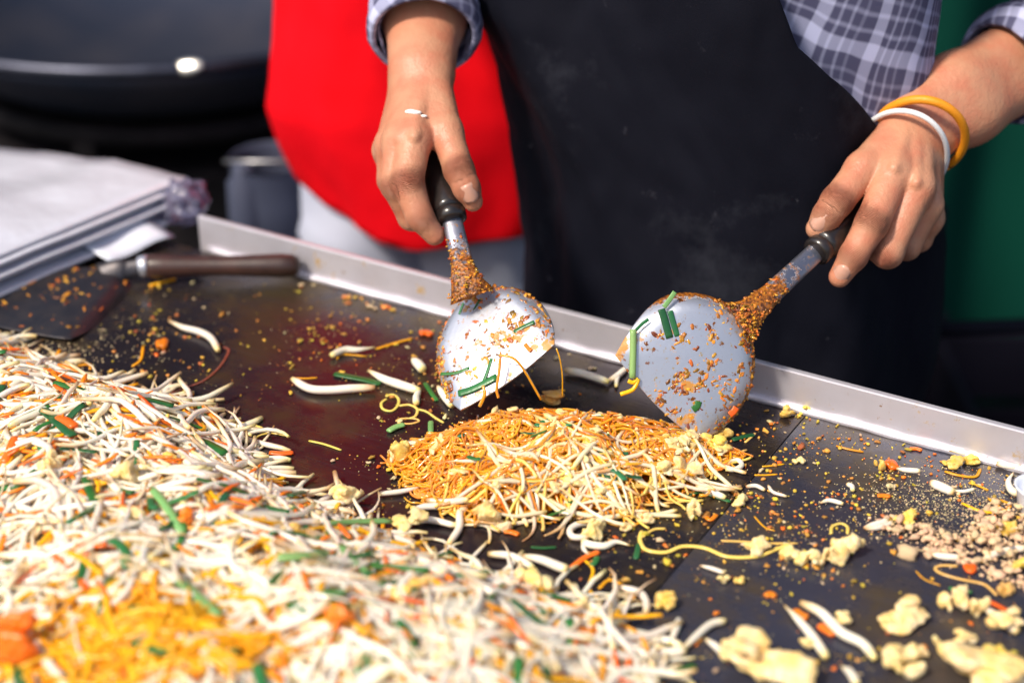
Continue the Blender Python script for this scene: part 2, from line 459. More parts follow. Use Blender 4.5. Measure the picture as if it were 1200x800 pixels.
def ico(d):
    if d not in _ico:
        bm = bmesh.new(); bmesh.ops.create_icosphere(bm, subdivisions=d, radius=1)
        _ico[d] = (np.array([v.co[:] for v in bm.verts]), [tuple(v.index for v in f.verts) for f in bm.faces]); bm.free()
    return _ico[d]
def lump(size, seed, detail=2, bumps=5, rough=.25, freq=2.2, ragged=0.0):
    """A knobbly lump like a piece of scrambled egg, centred at 0 and sitting on z=0; SIZE = full extents."""
    V, F = ico(detail)
    r = np.random.default_rng(seed)
    rad = np.full(len(V), .62)
    for _ in range(bumps):
        d = r.normal(size=3); d[2] = abs(d[2])*.6; d /= np.linalg.norm(d)
        w = r.uniform(.35, .75)
        rad = np.maximum(rad, .62 + r.uniform(.15, .42)*np.clip(1-(1-V@d)/w, 0, 1)**.6)
    off = Vector(r.uniform(-50, 50, 3))
    if detail >= 2:
        rad = rad + rough*np.array([noise.fractal(Vector(v)*freq+off, .9, 2.1, 3 if detail < 4 else 5) for v in V])*.55
    else:
        rad = rad + r.uniform(-.2, .2, len(V))
    if ragged:
        rad = rad - ragged*np.array([abs(noise.noise(Vector(v)*3.1+off))+.6*abs(noise.noise(Vector(v)*6.5-off)) for v in V])
    if detail >= 4:
        rad = rad + rough*.22*np.array([noise.fractal(Vector(v)*freq*4.5+off, .8, 2.2, 3) for v in V])
    W = V*rad[:, None]
    lo, hi = W.min(0), W.max(0)
    W = (W-(lo+hi)/2)/(hi-lo)*np.asarray(size)
    z0 = -.40*size[2]
    W[:, 2] = np.where(W[:, 2] < z0, z0+(W[:, 2]-z0)*.15, W[:, 2])
    W[:, 2] -= W[:, 2].min()
    return W, F
def rotz(V, a):
    c, s = math.cos(a), math.sin(a)
    return V @ np.array([[c, s, 0], [-s, c, 0], [0, 0, 1]])
def smin(a, b, k):
    h = np.clip(.5+.5*(b-a)/k, 0, 1)
    return b*(1-h)+a*h-k*h*(1-h)
def cone_d(p, a, b, ra, rb):
    """Distance to a tapered capsule."""
    a = np.asarray(a, float); ba = np.asarray(b, float)-a
    q = p-a
    h = np.clip((q@ba)/(ba@ba), 0, 1)
    return np.linalg.norm(q-h[:, None]*ba, axis=1)-(ra+(rb-ra)*h)
def surface(f, lo, hi, h):
    """Surface nets over the zero level of F inside the box LO..HI, evaluated only near the surface."""
    lo = np.asarray(lo, float); S = 8
    nb = np.ceil((np.asarray(hi)-lo)/(h*S)).astype(int)
    n = nb*S+1
    cc = np.stack(np.meshgrid(*[np.arange(k) for k in nb], indexing='ij'), -1).reshape(-1, 3)
    dc = f(lo+(cc+.5)*S*h)
    D = np.repeat(np.repeat(np.repeat(dc.reshape(nb), S, 0), S, 1), S, 2)
    D = np.pad(D, ((0, 1),)*3, mode='edge')
    act = np.abs(dc) < S*h*1.2
    mask = np.zeros(n, bool)
    for b in cc[act]:
        x, y, z = b*S
        mask[x:x+S+1, y:y+S+1, z:z+S+1] = True
    ii = np.argwhere(mask)
    for k in range(0, len(ii), 400000):
        j = ii[k:k+400000]
        D[j[:, 0], j[:, 1], j[:, 2]] = f(lo+j*h)
    s = D < 0
    cnt = np.zeros(n-1, np.int8)
    offs = [(a, b, c) for a in (0, 1) for b in (0, 1) for c in (0, 1)]
    for a, b, c in offs:
        cnt += s[a:n[0]-1+a, b:n[1]-1+b, c:n[2]-1+c]
    mixed = (cnt > 0) & (cnt < 8)
    cells = np.argwhere(mixed)
    idx = -np.ones(n-1, np.int64); idx[mixed] = np.arange(len(cells))
    acc = np.zeros((len(cells), 3)); num = np.zeros(len(cells))
    for A in offs:
        for ax in range(3):
            if A[ax]: continue
            B = list(A); B[ax] = 1
            da = D[tuple((cells+A).T)]; db = D[tuple((cells+B).T)]
            x = (da < 0) != (db < 0)
            tt = da[x]/(da[x]-db[x])
            p = np.tile(np.array(A, float), (x.sum(), 1)); p[:, ax] += tt
            acc[x] += p; num[x] += 1
    V = lo+(cells+acc/num[:, None])*h
    F = []
    for ax in range(3):
        o1, o2 = (ax+1) % 3, (ax+2) % 3
        sl0 = [slice(1, -1)]*3; sl1 = [slice(1, -1)]*3
        sl0[ax] = slice(0, -1); sl1[ax] = slice(1, None)
        s0, s1 = s[tuple(sl0)], s[tuple(sl1)]
        e = np.argwhere(s0 != s1)
        ins = s0[tuple(e.T)]
        g = e.copy(); g[:, o1] += 1; g[:, o2] += 1
        def cell(d1, d2):
            q = g.copy(); q[:, o1] -= d1; q[:, o2] -= d2
            return idx[tuple(q.T)]
        q = np.stack([cell(1, 1), cell(0, 1), cell(0, 0), cell(1, 0)], 1)
        q[~ins] = q[~ins][:, ::-1]
        F.append(q[(q >= 0).all(1)])
    return V, [tuple(map(int, x)) for x in np.vstack(F)]

# ------------------------------------------------------------------ the setting
GO = np.array([-0.29, 1.464]); E1 = np.array([.864, -.504]); E2 = np.array([-.504, -.864])
GROT = math.atan2(E1[1], E1[0])
def G(a, b, z=0.0):
    """A point of the griddle: A along the back rim, B towards the customer."""
    q = GO + E1*a + E2*b
    return np.array([q[0], q[1], z])

V, F = np.array([[-60, -60, GROUND], [60, -60, GROUND], [60, 60, GROUND], [-60, 60, GROUND]]), [(0, 1, 2, 3)]
tag(mesh_obj('ground', V, F, 'asphalt', smooth=False, origin=(0, 0, GROUND)), 'dark grey asphalt ground under the market stall', 'ground', kind='structure')

# ---- griddle
LEN, DEP, SEAM = 1.25, .80, .605
gr = empty('griddle', G(LEN/2, DEP/2, GROUND), 'large dark steel griddle with a pale metal rim, strewn with noodles and crumbs', 'griddle')
for a0, a1 in ((-.42, SEAM-.0003), (SEAM+.0003, LEN-.003)):
    V, F = box(G((a0+a1)/2, DEP/2, -.004), (a1-a0, DEP-.006, .008), GROT)
    o = mesh_obj('griddle_plate', V, F, 'griddle_steel' if a0 < 0 else 'griddle_steel_sheen', gr, smooth=False)
    # its own origin and axes, so the brushing runs along the plate
    me = o.data; me.transform(Matrix.Rotation(-GROT, 4, 'Z')); o.rotation_euler.z = GROT
    bevel(o, .0003, 1)
for nm, c, s in (('back_rim', G(LEN/2, -.003, .012), (LEN+.012, .006, .042)), ('front_rim', G(LEN/2, DEP+.003, .004), (LEN+.012, .006, .026)),
                 ('side_rim', G(LEN+.003, DEP/2, .011), (.006, DEP, .040))):
    V, F = box(c, s, GROT)
    bevel(mesh_obj(nm, V, F, 'rim_metal', gr, smooth=False), .0012, 2)
mb = MB()
pts = np.array([G(a, .0015, .0015+.0004*math.sin(a*90)) for a in np.linspace(.004, LEN-.004, 120)])
mb.add(*tube(pts, .0032+.0005*np.sin(np.arange(120)*1.9), 8))
mb.build('weld_bead', 'rim_metal', gr)
V, F = box(G(LEN/2, DEP/2, -.10), (LEN-.02, DEP-.02, .17), GROT)
bevel(mesh_obj('griddle_body', V, F, 'steel_frame', gr, smooth=False), .004)
for a in (.05, LEN-.05):
    for b in (.05, DEP-.05):
        V, F = box(G(a, b, (GROUND-.185)/2), (.035, .035, -.185-GROUND), GROT)
        mesh_obj('leg', V, F, 'steel_frame', gr, smooth=False)

# ---- side table with the stack of wrapping sheets
A = at(224, 250, .004)[:2]
fd = at(0, 347, .004)[:2]-A; fd /= np.linalg.norm(fd)
bd = at(20, 204, .012)[:2]-A; bd /= np.linalg.norm(bd)
ords = ('glossy white wrapping sheet on the top of the pack beside the griddle', 'second', 'third', 'fourth', 'fifth', 'sixth', 'seventh', 'lowest white wrapping sheet of the pack beside the griddle')
sheets = [w if ' ' in w else w+' white wrapping sheet from the top of the pack' for w in ords]
for k in range(8):
    n1, n2 = 26, 20
    z0 = .042-.0050*k
    s1, s2 = (0, .003, -.004, .002, -.003, .001, -.006, .002)[k], (0, -.006, .004, -.010, -.002, .006, -.012, -.004)[k]
    g = np.stack(np.meshgrid(np.linspace(0, 1, n1), np.linspace(0, 1, n2), indexing='ij'), -1).reshape(-1, 2)
    V = np.zeros((len(g), 3))
    V[:, :2] = A+bd*(g[:, :1]*.42+s2)+fd*(g[:, 1:]*.40+s1)
    for i in range(len(g)):
        w = noise.fractal(Vector((g[i, 0]*2.6, g[i, 1]*3.0, 0)), 1, 2, 3)
        V[i, 2] = z0 + (.011*w*min(1, g[i, 0]*5) if k == 0 else .0012*w) + (.004*math.sin(g[i, 1]*5+1)*g[i, 0] if k == 0 else 0)
    F = [(i*n2+j, (i+1)*n2+j, (i+1)*n2+j+1, i*n2+j+1) for i in range(n1-1) for j in range(n2-1)]
    o = mesh_obj('wrapping_sheet', V, F, 'white_sheet', solid=.0036, offset=-1)
    bevel(o, .0006, 1)
    tag(o, sheets[k], 'wrapping sheet', 'pack of white wrapping sheets')
# a smaller sheet slipped half under the pack
c1, c2, c3 = at(205, 278, .008)[:2], at(135, 305, .008)[:2], at(150, 262, .008)[:2]
V = []
for i in range(8):
    for j in range(6):
        q = c1+(c2-c1)*i/7*1.1+(c3-c1)*j/5*.9
        V.append([*q, .009+.016*(j/5)+.002*math.sin(i*.9)])
tag(mesh_obj('paper_sheet', V, [(i*6+j, (i+1)*6+j, (i+1)*6+j+1, i*6+j+1) for i in range(7) for j in range(5)], 'white_plastic', solid=.001),
    'small white paper poking out below the pack of sheets', 'paper')
# crumpled clear bag at the corner of the griddle
V, F = lump((.060, .055, .050), 5, 4, 9, .5, 3.0)
tag(mesh_obj('plastic_bag', V+np.array([*at(206, 252, .02)[:2], .004])+np.array([0, .02, .0]), F, 'clear_bag'),
    'crumpled clear plastic bag glinting at the corner of the griddle', 'plastic bag')

# ---- big wok and its burner stand behind
wx, wy, wz, wr = -.50, 2.43, -.022, .41
wok = empty('wok', (wx, wy, wz-.16), 'huge dark iron wok on a burner stand behind the griddle', 'wok')
mb = MB(); ns = 72
prof = [(wr*math.sin(x)/math.sin(1.05)*.985, .004-.155*(math.cos(x)-math.cos(1.05))/(1-math.cos(1.05))) for x in np.linspace(1.04, .03, 18)]
prof += [(wr*math.sin(x)/math.sin(1.05), -.004-.160*(math.cos(x)-math.cos(1.05))/(1-math.cos(1.05))) for x in np.linspace(.03, 1.05, 18)]
V = [[wx+r_*math.cos(a), wy+r_*math.sin(a), wz+z_] for r_, z_ in prof for a in np.arange(ns)*2*math.pi/ns]
np_ = len(prof)
F = [(i*ns+j, i*ns+(j+1) % ns, ((i+1) % np_)*ns+(j+1) % ns, ((i+1) % np_)*ns+j) for i in range(np_) for j in range(ns)]
mesh_obj('bowl', V, F, 'wok_iron', wok)
V, F, t, uv = tube([[wx+(wr-.002)*math.cos(a), wy+(wr-.002)*math.sin(a), wz+.004] for a in np.arange(97)/96*2*math.pi], .009, 12)
mesh_obj('rim', V, F, 'wok_rim', wok)
gx = -.402; gp = np.array([gx, wy-math.sqrt(wr*wr-(gx-wx)**2)-.003, wz+.009])  # added facet, turned halfway between sun and camera to make a rim glint
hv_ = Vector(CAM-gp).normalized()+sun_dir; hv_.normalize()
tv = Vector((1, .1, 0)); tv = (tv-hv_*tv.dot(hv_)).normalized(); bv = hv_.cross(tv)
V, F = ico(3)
mesh_obj('glint_facet', V*np.array([.021, .010, .005]) @ np.array([tv[:], bv[:], hv_[:]])+gp, F, 'glint_steel', wok)
for sgn in (-1, 1):
    th = np.linspace(-1.3, 1.3, 14)
    pts = [[wx+sgn*(wr+.05*math.cos(x)), wy+.06*math.sin(x), wz+.02*math.cos(x)] for x in th]
    V, F, t, uv = tube(pts, .009, 8)
    mesh_obj('handle', V, F, 'wok_iron', wok)
st = empty('burner_stand', (wx, wy, GROUND), 'black iron burner stand under the huge wok', 'stove')
V, F = box((wx-.05, wy+.02, (GROUND-.20)/2), (1.2, .62, -.20-GROUND))
bevel(mesh_obj('stove_body', V, F, 'black_iron', st, smooth=False), .008)
th = np.arange(49)/48*2*math.pi
V, F, t, uv = tube([[wx+.30*math.cos(a), wy+.30*math.sin(a), -.145] for a in th], .014, 8)
mesh_obj('support_ring', V, F, 'black_iron', st)
for a in np.arange(6)*math.pi/3+.3:
    V, F = box((wx+.30*math.cos(a), wy+.30*math.sin(a), -.175), (.03, .03, .05), a)
    mesh_obj('support_foot', V, F, 'black_iron', st, smooth=False)
for k in range(3):
    V, F, t, uv = tube([[wx-.35+.3*k, wy-.295, -.33], [wx-.35+.3*k, wy-.325, -.33]], [.028, .024], 16)
    mesh_obj('knob', V, F, 'black_iron', st)

# ---- pale blue pail and a small jar beside the cook's helper
pc = P(322, 218, 1.98)
pl = empty('pail', (pc[0], pc[1], -.20), 'pale blue grey pail standing on the stove edge behind the red shirt', 'pail')
V, F, t, uv = tube([[pc[0], pc[1], z] for z in (-.20, -.195, -.10, .0+pc[2]+.03, pc[2]+.036, pc[2]+.036)], [.02, .044, .048, .050, .052, .046], 28)
mesh_obj('pail_body', V, F, 'pail_blue', pl)
th = np.linspace(0, math.pi, 16)
V, F, t, uv = tube([[pc[0]+.055*math.cos(a), pc[1]-.03*math.sin(a), pc[2]+.03+.012*math.sin(a)] for a in th], .003, 6)
mesh_obj('handle', V, F, 'steel_frame', pl)
pc = P(287, 222, 1.95)
V, F, t, uv = tube([[pc[0], pc[1], z] for z in (-.20, -.197, -.12, pc[2]+.01, pc[2]+.02, pc[2]+.03)], [.012, .020, .021, .020, .012, .012], 20)
tag(mesh_obj('bottle', V, F, 'pail_blue'), 'slim blue grey bottle on the stove edge next to the pail', 'bottle')

# ---- green hanging cloth and dark tarp behind
def curtain(x0, x1, y, z0, z1, amp, waves, n=160, m=14):
    V = []
    for i in range(n):
        s = i/(n-1)
        for j in range(m):
            q = j/(m-1)
            V.append([x0+(x1-x0)*s, y+amp*(.4+.6*q)*math.sin(s*waves*6.28+1.3*math.sin(s*9)+.4*q)+.01*noise.noise(Vector((s*12, q*3, 2))), z1+(z0-z1)*q])
    return V, [(i*m+j, i*m+j+1, (i+1)*m+j+1, (i+1)*m+j) for i in range(n-1) for j in range(m-1)]
V, F = curtain(.47, 2.4, 2.25, GROUND+.015, 1.25, .030, 9)
tag(mesh_obj('hanging_cloth', V, F, 'green_cloth', solid=.002), 'dark green cloth hanging behind the cook', 'cloth')
V, F = curtain(-3.2, 3.2, 3.35, GROUND+.01, 1.35, .03, 22)
tag(mesh_obj('stall_tarp', V, F, 'dark_tarp', solid=.002), 'dark tarpaulin back of the market stall behind the wok', 'tarpaulin')
for k, (x, y, w, h_, lab) in enumerate(((.86, 2.02, .50, .36, 'dark plastic crate under the hanging green cloth'), (1.50, 2.05, .52, .36, 'second dark crate standing under the green cloth'))):
    cr = empty('crate', (x, y, GROUND), lab, 'crate', 'dark crates behind the cook')
    for i in range(3):
        for yy in (y-.16, y+.16):
            V, F = box((x, yy, GROUND+.04+i*h_/3), (w, .012, h_/3-.02)); mesh_obj('slat', V, F, 'crate_dark', cr, smooth=False)
        for xx in (x-w/2+.006, x+w/2-.006):
            V, F = box((xx, y, GROUND+.04+i*h_/3), (.012, .31, h_/3-.02)); mesh_obj('slat', V, F, 'crate_dark', cr, smooth=False)
    for xx in (x-w/2, x+w/2):
        for yy in (y-.17, y+.17):
            V, F = box((xx, yy, GROUND+h_/2), (.03, .03, h_)); mesh_obj('corner_post', V, F, 'crate_dark', cr, smooth=False)
pc = P(1094, 235, 1.78)
gp = empty('stand', (pc[0], pc[1], GROUND), 'dark metal stand with a slim post behind the cook in front of the green cloth', 'stand')
V, F, t, uv = tube([[pc[0], pc[1], z] for z in (GROUND+.03, -.4, pc[2]-.01, pc[2])], [.016, .016, .016, .009], 16)
mesh_obj('post', V, F, 'crate_dark', gp)
V, F, t, uv = tube([[pc[0], pc[1], z] for z in (GROUND, GROUND+.006, GROUND+.03, GROUND+.034)], [.10, .11, .10, .03], 28)
mesh_obj('base', V, F, 'crate_dark', gp)
V, F, t, uv = tube([[pc[0]-.02, pc[1], -.18], [pc[0]+.20, pc[1]+.02, -.18]], .009, 10)
mesh_obj('crossbar', V, F, 'crate_dark', gp)

# ------------------------------------------------------------------ people
def shell(rings, ex, fr, a0, a1, na=48, nz=60, extra=0.0, fold=.004, seed=0, p=2.2, lim=None, hem=None):
    """Part of a body-shaped sleeve: RINGS are (z, cx, cy, rx, ry); angle 0 faces FR, +90 deg faces EX."""
    rings = np.asarray(rings, float)
    zs = np.linspace(0, 1, nz)
    V = []; UV = []
    z_lo, z_hi = rings[0, 0], rings[-1, 0]
    for zi in zs:
        z = z_lo+(z_hi-z_lo)*zi
        lo_a, hi_a = (a0, a1) if lim is None else lim(z, a0, a1)
        for ai in np.linspace(0, 1, na):
            a = lo_a+(hi_a-lo_a)*ai
            zz = z if hem is None else max(z, hem(a))
            cx, cy, rx, ry = (np.interp(zz, rings[:, 0], rings[:, k]) for k in (1, 2, 3, 4))
            s, c = math.sin(a), math.cos(a)
            q = (abs(s)**p+abs(c)**p)**(-1/p)
            w = fold*(noise.fractal(Vector((a*1.6+seed, zz*4.5, seed*3.1)), 1, 2, 4)+.6*math.sin(a*6+zz*9+seed+2*noise.noise(Vector((a, zz*4, seed)))))
            V.append([cx+(rx+extra+w)*s*q*ex[0]+(ry+extra+w)*c*q*fr[0], cy+(rx+extra+w)*s*q*ex[1]+(ry+extra+w)*c*q*fr[1], zz])
            UV.append([a*.2, zz])
    F = [(i*na+j, i*na+j+1, (i+1)*na+j+1, (i+1)*na+j) for i in range(nz-1) for j in range(na-1)]
    return np.array(V), F, UV
def chain(p, pts, k=.004):
    d = None
    for (a, ra), (b, rb) in zip(pts[:-1], pts[1:]):
        c = cone_d(p, a, b, ra, rb)
        d = c if d is None else smin(d, c, k)
    return d
def PX(*l):
    return [(P(u, v, d), r) for u, v, d, r in l]
class Hand:
    def __init__(s, palm, fingers, tendons, forearm):
        s.palm = palm; s.fingers = fingers; s.tendons = tendons; s.forearm = forearm
    def __call__(s, p):
        d = None
        for pts in s.forearm:
            c = chain(p, pts, .02); d = c if d is None else smin(d, c, .014)
        for pts in s.palm:
            d = smin(d, chain(p, pts, .006), .009)
        f = None
        for pts in s.fingers:
            c = chain(p, pts, .0035); f = c if f is None else smin(f, c, .0012)
        d = smin(d, f, .0065)
        for pts in s.tendons:
            d = smin(d, chain(p, pts, .002), .0045)
        return d
handA = Hand(
    palm=[PX((498, 95, 1.398, .0135), (486, 163, 1.349, .0132)), PX((489, 95, 1.398, .0135), (469, 166, 1.355, .0130)),
          PX((482, 95, 1.402, .013), (458, 170, 1.370, .0122)), PX((477, 95, 1.41, .012), (454, 176, 1.388, .0112)),
          PX((506, 92, 1.398, .0155), (523, 155, 1.357, .0128)), PX((500, 120, 1.385, .012), (512, 158, 1.362, .0105)),
          PX((490, 130, 1.395, .013), (480, 170, 1.385, .011))],
    fingers=[PX((486, 163, 1.349, .0135), (477, 214, 1.336, .0128), (492, 254, 1.338, .0108), (509, 275, 1.345, .0085)),
             PX((469, 166, 1.355, .0134), (464, 216, 1.350, .0125), (482, 254, 1.368, .0108), (502, 262, 1.390, .0085)),
             PX((458, 170, 1.370, .0125), (459, 211, 1.380, .0115), (480, 240, 1.400, .0100), (498, 235, 1.412, .0085)),
             PX((454, 176, 1.388, .0114), (459, 206, 1.405, .0103), (478, 226, 1.424, .0090), (494, 215, 1.430, .008)),
             PX((523, 155, 1.357, .0128), (538, 200, 1.341, .0120), (547, 221, 1.340, .0106), (554, 236, 1.344, .0080))],
    tendons=[PX((496, 95, 1.384, .003), (486, 160, 1.334, .0035)), PX((488, 95, 1.385, .003), (468, 162, 1.341, .0035)), PX((482, 98, 1.388, .003), (458, 166, 1.357, .003)),
             PX((512, 60, 1.402, .0018), (500, 100, 1.378, .0020), (494, 130, 1.356, .0016), (478, 152, 1.343, .0012)), PX((487, 60, 1.402, .0016), (484, 100, 1.380, .0018), (474, 135, 1.357, .0013))],
    forearm=[PX((484, 84, 1.402, .0205), (486, 20, 1.445, .0235), (500, -170, 1.58, .036)), PX((504, 84, 1.402, .0205), (508, 20, 1.445, .0245), (504, -170, 1.58, .038))])
handB = Hand(
    palm=[PX((1064, 146, 1.380, .015), (1048, 201, 1.345, .0140)), PX((1073, 153, 1.378, .015), (1074, 219, 1.346, .0140)),
          PX((1081, 160, 1.382, .014), (1085, 240, 1.363, .0128)), PX((1088, 167, 1.39, .013), (1088, 256, 1.383, .0116)),
          PX((1054, 156, 1.378, .0165), (1011, 199, 1.350, .0138)), PX((1045, 178, 1.372, .012), (1024, 203, 1.362, .0105)),
          PX((1072, 190, 1.385, .014), (1066, 235, 1.380, .012))],
    fingers=[PX((1048, 201, 1.345, .0142), (1022, 261, 1.327, .0130), (1000, 300, 1.331, .0112), (984, 324, 1.338, .0086)),
             PX((1074, 219, 1.346, .0142), (1040, 296, 1.342, .0124), (1019, 286, 1.372, .0106), (1002, 256, 1.388, .0085)),
             PX((1085, 240, 1.363, .0130), (1062, 288, 1.370, .0115), (1038, 284, 1.396, .0100), (1022, 258, 1.404, .0085)),
             PX((1088, 256, 1.383, .0118), (1077, 280, 1.395, .0103), (1056, 280, 1.416, .0090), (1042, 262, 1.420, .008)),
             PX((1011, 199, 1.350, .0138), (981, 236, 1.337, .0128), (969, 253, 1.337, .0115), (957, 268, 1.340, .0085))],
    tendons=[PX((1064, 146, 1.365, .003), (1048, 197, 1.330, .0035)), PX((1072, 152, 1.363, .003), (1074, 214, 1.331, .0035)), PX((1080, 160, 1.367, .003), (1085, 236, 1.349, .003)),
             PX((1096, 158, 1.372, .002), (1088, 185, 1.362, .002), (1080, 205, 1.352, .0018))],
    forearm=[PX((1064, 140, 1.385, .0225), (1118, 102, 1.405, .0245), (1310, -10, 1.50, .035)), PX((1082, 163, 1.388, .0220), (1136, 130, 1.41, .0245), (1310, 20, 1.50, .036))])
def hand_mesh(h, lo_px, hi_px):
    pts = np.array([q for g in (h.palm, h.fingers, h.forearm) for ch in g for q, r in ch])
    return surface(h, pts.min(0)-.045, pts.max(0)+.045, .00125)
def body_sdf(base, ex, fr, arms, head, hips, legs, chest):
    hc, hr = head
    def f(p):
        d = None
        for pts in chest+legs+arms:
            c = chain(p, pts, .03); d = c if d is None else smin(d, c, .03)
        q = p-hc
        x, y, z = q@np.array([*ex, 0]), q@np.array([*fr, 0]), q[:, 2]
        e = (np.sqrt((x/.072)**2+(y/.092)**2+((z-.01)/.115)**2)-1)*.085
        jaw = (np.sqrt((x/.055)**2+((y-.018)/.07)**2+((z+.06)/.06)**2)-1)*.055
        d = smin(d, smin(e, jaw, .03), .02)
        loc = lambda a, b, c: hc+np.array([*ex, 0])*a+np.array([*fr, 0])*b+np.array([0, 0, c])
        d = smin(d, cone_d(p, loc(0, .088, .012), loc(0, .108, -.022), .008, .013), .012)      # nose
        for s in (-1, 1):
            d = smin(d, cone_d(p, loc(s*.074, -.005, .012), loc(s*.072, -.008, -.022), .014, .010), .006)   # ears
            d = smin(d, cone_d(p, loc(s*.015, .088, .030), loc(s*.045, .080, .032), .008, .007), .010)      # brow
        d = smin(d, cone_d(p, loc(-.018, .086, -.052), loc(.018, .086, -.052), .007, .007), .008)          # lips
        return d
    return f
def tube_sleeve(pts, rad, sides=28, wr=.0025, seed=0, n=40):
    """A cloth tube along PTS with wrinkles across it."""
    pts = np.asarray(pts, float); L = np.concatenate([[0], np.cumsum(np.linalg.norm(np.diff(pts, axis=0), axis=1))])
    s = np.linspace(0, L[-1], n)
    q = np.stack([np.interp(s, L, pts[:, k]) for k in range(3)], 1)
    for _ in range(3): q[1:-1] = (q[:-2]+2*q[1:-1]+q[2:])/4
    r = np.interp(s, L, rad)
    V, F, t, uv = tube(q, r, sides, caps=False)
    V = V.reshape(n, sides, 3)
    for i in range(n):
        for j in range(sides):
            a = j/sides*2*math.pi
            w = wr*(noise.fractal(Vector((math.cos(a)*1.5+seed, math.sin(a)*1.5, s[i]*22)), 1, 2, 3)+.5*math.sin(s[i]*150+2*math.sin(a+seed)))
            d = V[i, j]-q[i]; V[i, j] += d/np.linalg.norm(d)*w
    return V.reshape(-1, 3), F, uv
def nail(parent, pos, along, normal, w, l, label=None):
    a = Vector(along).normalized(); nrm = Vector(normal); nrm = (nrm-a*nrm.dot(a)).normalized(); b = a.cross(nrm)
    V = []; n1, n2 = 7, 7
    for i in range(n1):
        for j in range(n2):
            x = (i/(n1-1)*2-1); y = (j/(n2-1)*2-1)
            k = math.sqrt(max(0, 1-.35*y*y*(1 if x > 0 else .6)))
            V.append(Vector(pos)+b*(w*x*1.0*math.sqrt(1-.45*max(0, abs(y)-.3)**2))+a*(l*y*(1-.12*x*x))+nrm*(-.55*w*x*x+.0003-.0008*y*y))
    F = [(i*n2+j, (i+1)*n2+j, (i+1)*n2+j+1, i*n2+j+1) for i in range(n1-1) for j in range(n2-1)]
    return mesh_obj('fingernail', [v[:] for v in V], F, 'nail', parent, solid=.0007, offset=0)

CX, CY = .178, 1.43
ex, fr = E1, E2
cook = empty('person', (CX, CY, GROUND), 'cook in a black apron and grey plaid shirt stirring with a turner in each hand', 'person')
VA, FA = hand_mesh(handA, 0, 0)
VB, FB = hand_mesh(handB, 0, 0)
elA, elB = P(502, -170, 1.58), P(1310, 5, 1.50)
def loc(a, b, z): return np.array([CX+ex[0]*a+fr[0]*b, CY+ex[1]*a+fr[1]*b, z])
shA, shB = loc(-.17, 0, .53), loc(.17, 0, .53)
hc = loc(0, .10, .80)
bf = body_sdf(None, ex, fr,
    arms=[[(shA, .05), (elA, .040)], [(shB, .05), (elB, .038)]], head=(hc, 1), hips=None,
    legs=[[(loc(s*.09, 0, -.02), .08), (loc(s*.09, .01, -.38), .055), (loc(s*.09, 0, -.72), .04), (loc(s*.10, .10, -.765), .032)] for s in (-1, 1)],
    chest=[[(loc(-.08, 0, -.02), .07), (loc(-.08, -.01, .25), .07), (loc(-.08, 0, .48), .06)], [(loc(.08, 0, -.02), .07), (loc(.08, -.01, .25), .07), (loc(.08, 0, .48), .06)],
           [(shA, .055), (loc(0, 0, .56), .06), (shB, .055)], [(loc(0, .02, .56), .055), (loc(0, .07, .72), .052)]])
Vb, Fb = surface(bf, (CX-.42, CY-.42, GROUND-.02), (CX+.50, CY+.40, 1.0), .008)
mb = MB(); mb.add(Vb, Fb); mb.add(VA, FA); mb.add(VB, FB)
body = mb.build('body', 'skin', cook)
def creases(o, hands, nskip):
    n = len(o.data.vertices); co = np.empty(n*3); o.data.vertices.foreach_get('co', co)
    p = co.reshape(-1, 3)+np.array(parent_world(o.parent)); cr = np.zeros(n); al = np.zeros(n)
    for h in hands:
        js = [(ch[i][0], ch[i][0]-ch[i-1][0], ch[i+1][0]-ch[i][0], ch[i][1], w) for ch in h.fingers for i, w in ((1, 1.0), (2, .55))]
        for c, d1, d2, r, w in js:
            d1 = d1/np.linalg.norm(d1); d2 = d2/np.linalg.norm(d2); ax = d1+d2; ax /= np.linalg.norm(ax)
            q = p-c; ds = q@ax; dorsal = -FWD+UPV*.35; dorsal = dorsal-ax*(dorsal@ax); dorsal /= np.linalg.norm(dorsal)
            k = w*np.exp(-(ds/.0075)**2)*np.clip((q@dorsal)/r*1.3, 0, 1)*(np.linalg.norm(q, axis=1) < r*2.0)
            sel = k > cr; cr[sel] = k[sel]; al[sel] = ds[sel]
    for nm, a in (('crease', cr), ('along', al)):
        at_ = o.data.attributes.new(nm, 'FLOAT', 'POINT'); at_.data.foreach_set('value', a.astype(np.float32))
creases(body, (handA, handB), 0)
# eyes, hair
for s in (-1, 1):
    V, F = ico(3)
    mesh_obj('eye', V*.011+hc+np.array([*(ex*s*.030+fr*.076), .012]), F, 'white_mark', body)
V, F = ico(4)
W = V.copy(); keep = lambda v: True
W = W*np.array([.083, .083, .118])
hv = []
for v in W:
    y = v[0]*fr[0]+v[1]*fr[1]
    k = 1.0 if (v[2] > .045 or y < -.01) and v[2] > -.09 else .80
    hv.append([v[0]*k*(1.0+.12*(y < 0)), v[1]*k*(1.0+.12*(y < 0)), v[2]*(1 if k == 1 else .8)+.02])
mesh_obj('hair', np.array(hv)+hc, F, 'black_hair', cook)
